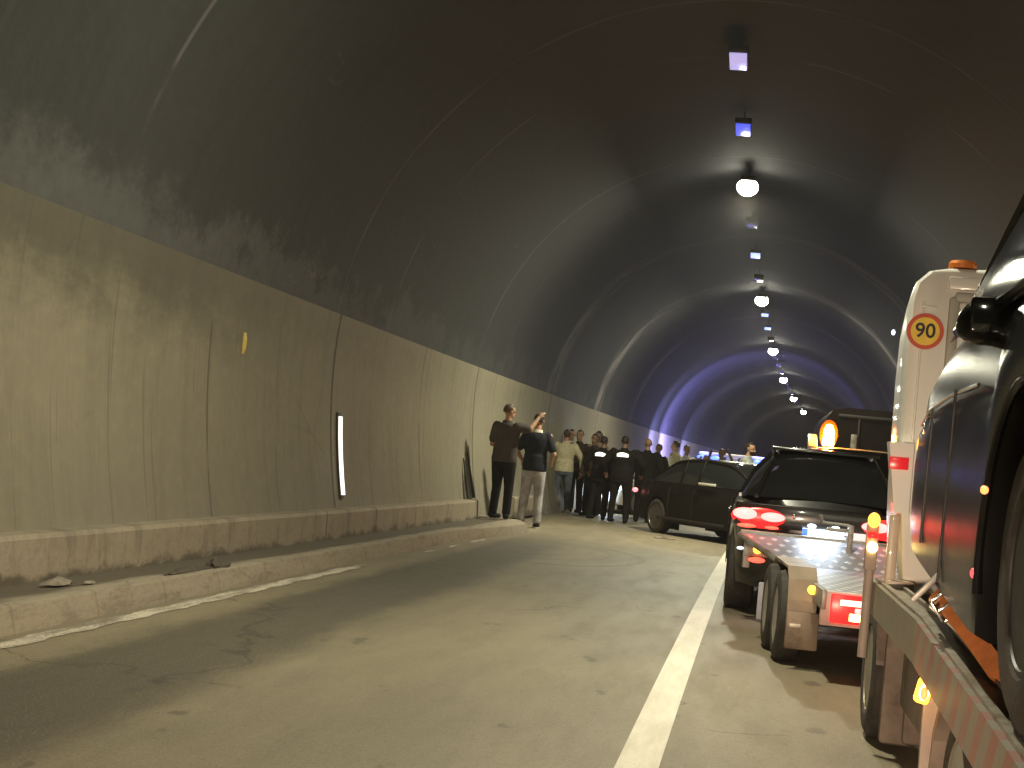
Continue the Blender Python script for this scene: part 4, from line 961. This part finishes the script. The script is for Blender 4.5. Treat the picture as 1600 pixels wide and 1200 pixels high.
# orange strap with ratchet (holds the wheel)
st = thing('ratchet_strap', 'orange lashing strap with metal ratchet beside the loaded car wheel', 'strap', (0, 0, 0))
bm = bmesh.new()
P0 = [Vector(p) for p in ((0.635, 5.02, 0.885), (0.66, 4.85, 0.86), (0.70, 4.6, 0.80), (0.735, 4.3, 0.73), (0.75, 4.05, 0.66))]
rings = []
for p in P0:
    wv = Vector((0.016, 0.03, 0.030))
    rings.append([p-wv, p-wv+Vector((0.004, 0, -0.006)), p+wv+Vector((0.004, 0, -0.006)), p+wv])
loft(bm, rings); finish(bm, 'webbing', M['orange_strap'], st, smooth=False)
bm = bmesh.new(); fr = Matrix.Rotation(R_(-38), 3, 'Y')
def ratch(bm, c, w, h, th):
    for dx in (-w/2, w/2): box(bm, Vector(c)+fr @ Vector((dx, 0, 0)), (th, 0.02, h), 0.003, fr)
    for dz in (-h/2, 0, h/2): box(bm, Vector(c)+fr @ Vector((0, 0, dz)), (w, 0.02, th), 0.003, fr)
ratch(bm, (0.655, 4.83, 0.853), 0.062, 0.075, 0.012); finish(bm, 'ratchet', M['chrome'], st)
bm = bmesh.new(); box(bm, (0.655, 4.86, 0.81), (0.12, 0.02, 0.008), 0.002, Matrix.Rotation(R_(38), 3, 'Y')); finish(bm, 'hook_plate', M['galv'], st)
bm = bmesh.new(); box(bm, (0.605, 4.95, 0.900), (0.018, 0.02, 0.13), 0.004, Matrix.Rotation(R_(40), 3, 'Y')); finish(bm, 'lever', M['galv'], st)
bm = bmesh.new(); box(bm, (0.66, 5.05, 0.90), (0.07, 0.10, 0.06), 0.01, fr); finish(bm, 'buckle', M['plastic_black'], st)

# ------------------------------------------------------------------ people
def remeshed(bm, name, mat, voxel, parent, smooth_it=4):
    me = bpy.data.meshes.new('tmp'); bmesh.ops.recalc_face_normals(bm, faces=bm.faces); bm.to_mesh(me); bm.free()
    o = bpy.data.objects.new('tmp', me); C.objects.link(o)
    r = o.modifiers.new('r', 'REMESH'); r.mode = 'VOXEL'; r.voxel_size = voxel
    s = o.modifiers.new('s', 'SMOOTH'); s.iterations = smooth_it; s.factor = 0.5
    dg = bpy.context.evaluated_depsgraph_get(); dg.update()
    nm = bpy.data.meshes.new_from_object(o.evaluated_get(dg)); bpy.data.objects.remove(o); bpy.data.meshes.remove(me)
    nm.name = name; nm.materials.clear(); nm.materials.append(mat); nm.shade_smooth()
    q = bpy.data.objects.new(name, nm); C.objects.link(q)
    if parent: q.parent = parent
    return q

def ringloft(bm, rows, seg=20):
    """rows: (cx, cy, z, rx, ry) elliptical rings, closed ends"""
    loft(bm, [[(cx+rx*math.cos(2*math.pi*k/seg), cy+ry*math.sin(2*math.pi*k/seg), z) for k in range(seg)] for cx, cy, z, rx, ry in rows])

def person(label, loc, rz, h=1.78, shirt='cl_black', trousers='cl_black', skin='skin', hair='hair', sleeves='short', build=1.0,
           arms=None, legs=None, head=(0, 0), shoe=None, sole=False, lean=0.0, hairlen='short', patch=False, voxel=0.011, face=True, beard=False, collar=None):
    k = h/1.78
    t = thing('person', label, 'person', loc, rz, 'people standing in the tunnel')
    t.scale = (k, k, k)
    A = arms or {}
    # arms: elbow and hand positions relative to the shoulder
    arm = {s: A.get(s, ((s*0.07, -0.02, -0.29), (s*0.09, 0.05, -0.54))) for s in (-1, 1)}
    leg = {s: (legs or {}).get(s, ((s*0.105, 0.02, 0.50), (s*0.12, -0.01, 0.085), 0.0)) for s in (-1, 1)}
    L = lean
    def ln(p): return Vector((p[0], p[1]+L*max(0, p[2]-0.95), p[2]))
    sh = {s: ln((s*0.185*build, 0, 1.44)) for s in (-1, 1)}
    b = build
    ht, hp = head
    hc = ln((0, 0.015, 1.655)) + Vector((0, hp*0.04, 0))
    hm = Matrix.Translation(hc) @ Matrix.Rotation(ht, 4, 'Z') @ Matrix.Rotation(-hp, 4, 'X')
    def H(x, y, z): return hm @ Vector((x, y, z))
    # --- body: one continuous skin surface
    bm = bmesh.new()
    def torso(bm, g=0.0, z0=0.86, z1=1.50, neck=True):
        rows = [(0, L*max(0, z-0.95)+cy, z, rx*b+g, ry*b+g) for z, rx, ry, cy in ((0.84, 0.145, 0.10, 0), (0.90, 0.165, 0.118, 0), (0.98, 0.160, 0.115, 0.0), (1.08, 0.148, 0.108, 0.005), (1.18, 0.155, 0.112, 0.01), (1.30, 0.178, 0.12, 0.005), (1.39, 0.185, 0.112, 0), (1.445, 0.165, 0.09, -0.005), (1.485, 0.10, 0.07, -0.005), (1.505, 0.062, 0.058, 0)) if z0 <= z <= z1+1e-6]
        ringloft(bm, rows)
    torso(bm, -0.012)
    capsule(bm, ln((0, -0.005, 1.46)), hc+Vector((0, -0.01, -0.08)), 0.062, 0.052)
    # head with jaw, nose, ears
    for (c, s) in (((0, -0.008, 0.035), (0.076, 0.095, 0.090)), ((0, 0.022, -0.04), (0.058, 0.066, 0.075)), ((0, 0.03, -0.085), (0.035, 0.045, 0.032))):
        t2 = bmesh.new(); bmesh.ops.create_uvsphere(t2, u_segments=18, v_segments=12, radius=1.0)
        for v in t2.verts: v.co = H(c[0]+v.co.x*s[0], c[1]+v.co.y*s[1], c[2]+v.co.z*s[2])
        merge(bm, t2)
    capsule(bm, H(0, 0.084, 0.015), H(0, 0.108, -0.022), 0.010, 0.015, 8)
    capsule(bm, H(-0.018, 0.082, -0.052), H(0.018, 0.082, -0.052), 0.011, 0.011, 8)
    for s in (-1, 1): capsule(bm, H(s*0.076, -0.008, 0.02), H(s*0.080, -0.004, -0.02), 0.013, 0.010, 8); capsule(bm, H(s*0.045, 0.066, 0.032), H(s*0.02, 0.078, 0.032), 0.011, 0.011, 8)
    hands = {}
    for s in (-1, 1):
        e = sh[s]+Vector(arm[s][0]); w = sh[s]+Vector(arm[s][1])
        capsule(bm, sh[s], e, 0.052*b, 0.042*b); capsule(bm, e, w, 0.042*b, 0.028)
        d = (w-e).normalized()
        side = d.cross(Vector((0, 1, 0))); side = side.normalized() if side.length > 0.2 else Vector((1, 0, 0))
        pn = side.cross(d).normalized()
        palm = w+d*0.07
        capsule(bm, w, palm, 0.028, 0.032, 10, 1.15, 0.65)
        for i, (off, fl) in enumerate(((-0.030, 0.062), (-0.010, 0.075), (0.010, 0.070), (0.028, 0.054))):
            b0 = palm+side*off+d*0.012; b1 = b0+d*fl*0.55+pn*0.006*s; b2 = b1+d*fl*0.45+pn*0.022*s
            capsule(bm, b0, b1, 0.0115, 0.0105, 8); capsule(bm, b1, b2, 0.0105, 0.009, 8)
        th0 = w+d*0.03-side*0.028; capsule(bm, th0, th0+d*0.04-side*0.03+pn*0.012*s, 0.013, 0.010, 8)
        hands[s] = palm
        kn, an, tw = leg[s]; hip = Vector((s*0.092*b, 0, 0.90))
        capsule(bm, hip, kn, 0.080*b, 0.052); capsule(bm, kn, an, 0.050, 0.036)
        capsule(bm, Vector(an)+Vector((0, -0.02, -0.035)), Vector(an)+Vector((math.sin(tw)*0.12, math.cos(tw)*0.13, -0.05)), 0.036, 0.030)
    remeshed(bm, 'body', M[skin], voxel, t, 3)
    # --- shirt
    bm = bmesh.new()
    torso(bm, 0.018, 0.90)
    ringloft(bm, [(0, L*max(0, z-0.95), z, rx*b, ry*b) for z, rx, ry in ((0.875, 0.186, 0.142), (0.93, 0.190, 0.144), (1.02, 0.182, 0.138), (1.12, 0.176, 0.132))])
    for s in (-1, 1):
        e = sh[s]+Vector(arm[s][0]); w = sh[s]+Vector(arm[s][1])
        if sleeves == 'short':
            capsule(bm, sh[s]+Vector((-s*0.02, 0, -0.005)), sh[s]+(e-sh[s])*0.72, 0.069*b, 0.066*b)
        else:
            capsule(bm, sh[s]+Vector((-s*0.02, 0, -0.005)), e, 0.069*b, 0.058*b); capsule(bm, e, e+(w-e)*0.92, 0.058*b, 0.044)
    sr = remeshed(bm, 'shirt', M[shirt], 0.014, t, 4)
    # collar
    bm = bmesh.new(); c0 = ln((0, -0.004, 1.485))
    lathe(bm, [(0.0, 0.088), (0.028, 0.078), (0.045, 0.070), (0.045, 0.064), (0.0, 0.070), (0.0, 0.088)], 'z', c0, 24)
    finish(bm, 'collar', M[collar or shirt], sr)
    # --- trousers
    bm = bmesh.new()
    ringloft(bm, [(0, 0, z, rx*b, ry*b) for z, rx, ry in ((0.80, 0.172, 0.125), (0.86, 0.182, 0.137), (0.92, 0.180, 0.135), (0.985, 0.170, 0.124))])
    for s in (-1, 1):
        kn, an, tw = leg[s]; hip = Vector((s*0.090*b, 0, 0.87))
        capsule(bm, hip, kn, 0.098*b, 0.076); capsule(bm, kn, Vector(an)+Vector((0, 0, 0.02)), 0.076, 0.066)
    remeshed(bm, 'trousers', M[trousers], 0.014, t, 4)
    for s in (-1, 1):
        kn, an, tw = leg[s]; an = Vector(an); f = Vector((math.sin(tw), math.cos(tw), 0))
        bm = bmesh.new(); capsule(bm, an+f*(-0.035)+Vector((0, 0, -0.035)), an+f*0.15+Vector((0, 0, -0.048)), 0.048, 0.036, 14, 1.0, 1.0)
        for v in bm.verts: v.co.z = max(v.co.z, an.z-0.083)
        so = finish(bm, 'shoe', M[shoe or 'cl_black'], t, angle=50)
        if sole:
            bm = bmesh.new(); capsule(bm, an+f*(-0.035)+Vector((0, 0, -0.05)), an+f*0.15+Vector((0, 0, -0.055)), 0.052, 0.040, 14)
            for v in bm.verts: v.co.z = an.z-0.085+(0.022 if v.co.z > an.z-0.06 else 0)
            finish(bm, 'sole', M['shoe_sole'], so)
    # --- hair
    if hairlen != 'bald':
        t2 = bmesh.new(); bmesh.ops.create_uvsphere(t2, u_segments=28, v_segments=20, radius=1.0)
        dead = []
        for v in t2.verts:
            q = v.co.copy(); lim = -0.55 if q.y < -0.1 else (0.0 if q.y < 0.35 else 0.48)
            if hairlen == 'long': lim = -0.95 if q.y < 0.1 else 0.3
            if q.z < lim: dead.append(v); continue
            j = 1+0.025*math.sin(q.x*23+q.z*17)+0.02*math.sin(q.y*31)
            v.co = H(q.x*0.081*j, q.y*0.099*j-0.012, q.z*0.098*j+0.033)
        bmesh.ops.delete(t2, geom=dead, context='VERTS')
        ho = finish(t2, 'hair', M[hair], t, angle=180)
        sm = ho.modifiers.new('s', 'SOLIDIFY'); sm.thickness = 0.006; sm.offset = -1
    if beard:
        t2 = bmesh.new(); bmesh.ops.create_uvsphere(t2, u_segments=20, v_segments=14, radius=1.0)
        dead = [v for v in t2.verts if v.co.z > 0.05 or v.co.y < -0.1]
        for v in t2.verts: q = v.co; v.co = H(q.x*0.064, q.y*0.072+0.024, q.z*0.082-0.036)
        bmesh.ops.delete(t2, geom=dead, context='VERTS'); finish(t2, 'beard', M[hair], t, angle=180)
    bm = bmesh.new()
    for s in (-1, 1): ellipsoid(bm, H(s*0.031, 0.083, 0.014), (0.012, 0.008, 0.007), u=10, v=6)
    finish(bm, 'eyes', M['hair'], t)
    if patch:
        bm = bmesh.new(); n = 10; rows = []
        for i in range(n+1):
            x = -0.12+0.24*i/n; y = L*0.5-(0.098*b+0.028)*math.sqrt(max(0.05, 1-(x/(0.22*b))**2))-0.006
            rows.append([(x, y-0.004, 1.345), (x, y-0.004, 1.345+0.09*(1-0.35*abs(i/n*2-1)**2)), (x, y+0.008, 1.345+0.09*(1-0.35*abs(i/n*2-1)**2)), (x, y+0.008, 1.345)])
        loft(bm, rows); finish(bm, 'reflective_patch', M['reflective'], t)
    return t, hands, hm

PI = math.pi
def hold(parent, name, c, s, mat, label=None):
    bm = bmesh.new(); box(bm, (0, 0, 0), s, min(s)*0.2); o = finish(bm, name, mat, None); return o
# facing: rz=0 looks away from the camera (+y); rz=PI towards it; -PI/2 to the right
p1, h1, m1 = person('man in dark grey polo raising his right arm, leftmost of the crowd by the wall', (-3.80, 23.1, 0.15), -0.45, 1.82, 'cl_greybrown', 'cl_black', 'skin', 'hair_brown', build=1.16,
       arms={1: ((0.10, 0.16, -0.02), (0.13, 0.33, 0.17)), -1: ((-0.05, 0.02, -0.29), (0.02, 0.22, -0.34))}, legs={-1: ((-0.11, 0.02, 0.5), (-0.11, -0.02, 0.085), 0.1), 1: ((0.12, 0.02, 0.5), (0.13, 0.0, 0.085), -0.5)}, head=(-0.5, 0.15), voxel=0.009)
p2, h2, m2 = person('man in navy polo and pale grey jeans seen from behind at the kerb', (-3.48, 24.3, 0), -0.05, 1.90, 'cl_navy', 'cl_greyjean', 'skin', 'hair', build=1.04,
       arms={-1: ((-0.10, -0.02, -0.28), (-0.03, 0.16, -0.42)), 1: ((0.10, -0.02, -0.28), (0.04, 0.17, -0.40))}, legs={-1: ((-0.12, 0.03, 0.5), (-0.14, -0.01, 0.085), 0.25), 1: ((0.10, 0.03, 0.5), (0.12, -0.01, 0.085), -0.35)}, shoe='cl_black', sole=True, collar='cl_white', voxel=0.009)
person('man in white tee and dark trousers facing the camera behind the navy polo', (-4.02, 33.6, 0), PI+0.2, 1.88, 'cl_white', 'cl_black', 'skin', 'hair', arms={1: ((0.08, 0.02, -0.28), (0.0, 0.2, -0.36))})
person('man in long sleeved cream shirt and blue jeans seen from behind', (-3.97, 32.3, 0), 0.1, 1.84, 'cl_cream', 'cl_jean', 'skin', 'hair_brown', 'long', 1.12,
       arms={1: ((0.16, -0.02, -0.26), (0.17, 0.02, -0.50)), -1: ((-0.10, 0.02, -0.28), (-0.05, 0.2, -0.42))}, legs={-1: ((-0.13, 0.02, 0.5), (-0.15, 0, 0.085), 0.2), 1: ((0.12, 0.02, 0.5), (0.15, 0, 0.085), -0.5)}, shoe='cl_white', sole=True, head=(0.3, 0.3), hairlen='long')
person('man with reddish face looking over the shoulder of the cream shirt', (-3.80, 33.4, 0), PI-0.3, 1.88, 'cl_brown', 'cl_black', 'skin', 'hair_brown')
person('man in dark jacket standing just right of the cream shirt', (-3.30, 32.0, 0), PI-0.6, 1.80, 'cl_brown', 'cl_black', 'skin_dark', 'hair', 'long')
person('man in pale olive shirt behind the first officer with white patch', (-3.32, 32.9, 0), PI-0.2, 1.88, 'cl_olive', 'cl_black', 'skin_dark', 'hair')
person('first dark uniformed officer with white patch, nearer the wall', (-2.98, 30.7, 0), -0.3, 1.74, 'cl_uniform', 'cl_uniform', 'skin_dark', 'hair', 'long', 1.25,
       arms={1: ((0.16, 0.02, -0.24), (0.15, 0.14, -0.42)), -1: ((-0.16, 0.0, -0.24), (-0.14, 0.14, -0.42))}, legs={-1: ((-0.16, 0.02, 0.5), (-0.20, 0, 0.085), 0.2), 1: ((0.14, 0.02, 0.5), (0.13, 0, 0.085), -0.3)}, patch=True)
person('second dark uniformed officer with white patch, beside the saloon', (-2.50, 30.2, 0), -0.1, 1.78, 'cl_uniform', 'cl_uniform', 'skin_dark', 'hair', 'long', 1.30,
       arms={1: ((0.17, 0.02, -0.24), (0.13, 0.14, -0.42)), -1: ((-0.17, 0.0, -0.24), (-0.14, 0.14, -0.42))}, legs={-1: ((-0.15, 0.02, 0.5), (-0.17, 0, 0.085), 0.2), 1: ((0.13, 0.02, 0.5), (0.15, 0, 0.085), -0.3)}, patch=True)
person('bald man in dark jacket behind the tail of the saloon', (-2.12, 31.6, 0), 0.2, 1.80, 'cl_uniform', 'cl_uniform', 'skin', 'hair', 'long', 1.25, hairlen='bald')
person('dark haired man glimpsed behind the bald man', (-2.06, 34.6, 0), PI-0.3, 1.75, 'cl_uniform', 'cl_black', 'skin_dark', 'hair', 'long')
person('man in yellow cream polo facing left behind the saloon roof', (-1.72, 35.6, 0), 1.2, 1.88, 'cl_cream', 'cl_black', 'skin', 'hair_brown')
person('dark man with white collar beside the yellow cream polo', (-1.50, 36.6, 0), PI+0.4, 1.82, 'cl_white', 'cl_black', 'skin_dark', 'hair')
person('man raising a bare forearm before the blue police lights', (-1.02, 36.8, 0), PI-0.2, 1.62, 'cl_brown', 'cl_black', 'skin', 'hair_brown',
       arms={1: ((0.05, 0.15, -0.10), (-0.05, 0.16, 0.16))})
person('man in olive shirt with hand held to his head', (-0.62, 36.0, 0), PI-0.6, 1.80, 'cl_olive', 'cl_black', 'skin_dark', 'hair_brown',
       arms={-1: ((-0.22, 0.10, 0.02), (-0.10, 0.10, 0.22)), 1: ((0.2, 0.1, -0.1), (0.1, 0.1, 0.15))})
person('bearded man in blue grey polo leaning over the saloon bonnet', (-0.06, 28.3, 0), -1.75, 1.84, 'cl_bluegrey', 'cl_black', 'skin', 'hair', build=1.15, beard=True, lean=0.10,
       arms={1: ((0.05, 0.18, -0.22), (0.0, 0.42, -0.30)), -1: ((-0.06, 0.12, -0.26), (0.0, 0.32, -0.42))}, head=(-0.25, 0.1))
# phone in the raised hand


# ------------------------------------------------------------------ exhaust haze
bm = bmesh.new(); box(bm, (15, 149, 4), (70, 366, 11))
hz = finish(bm, 'haze', None, smooth=False, mats=[])
hm_ = bpy.data.materials.new('haze'); hm_.use_nodes = True; nt = hm_.node_tree; nt.nodes.remove(nt.nodes['Principled BSDF'])
pv = nt.nodes.new('ShaderNodeVolumePrincipled'); pv.inputs['Density'].default_value = 0.0008; pv.inputs['Color'].default_value = (0.9, 0.9, 0.9, 1); pv.inputs['Anisotropy'].default_value = 0.4
nt.links.new(pv.outputs[0], nt.nodes['Material Output'].inputs['Volume'])
hz.data.materials.clear(); hz.data.materials.append(hm_); tag(hz, kind='stuff')
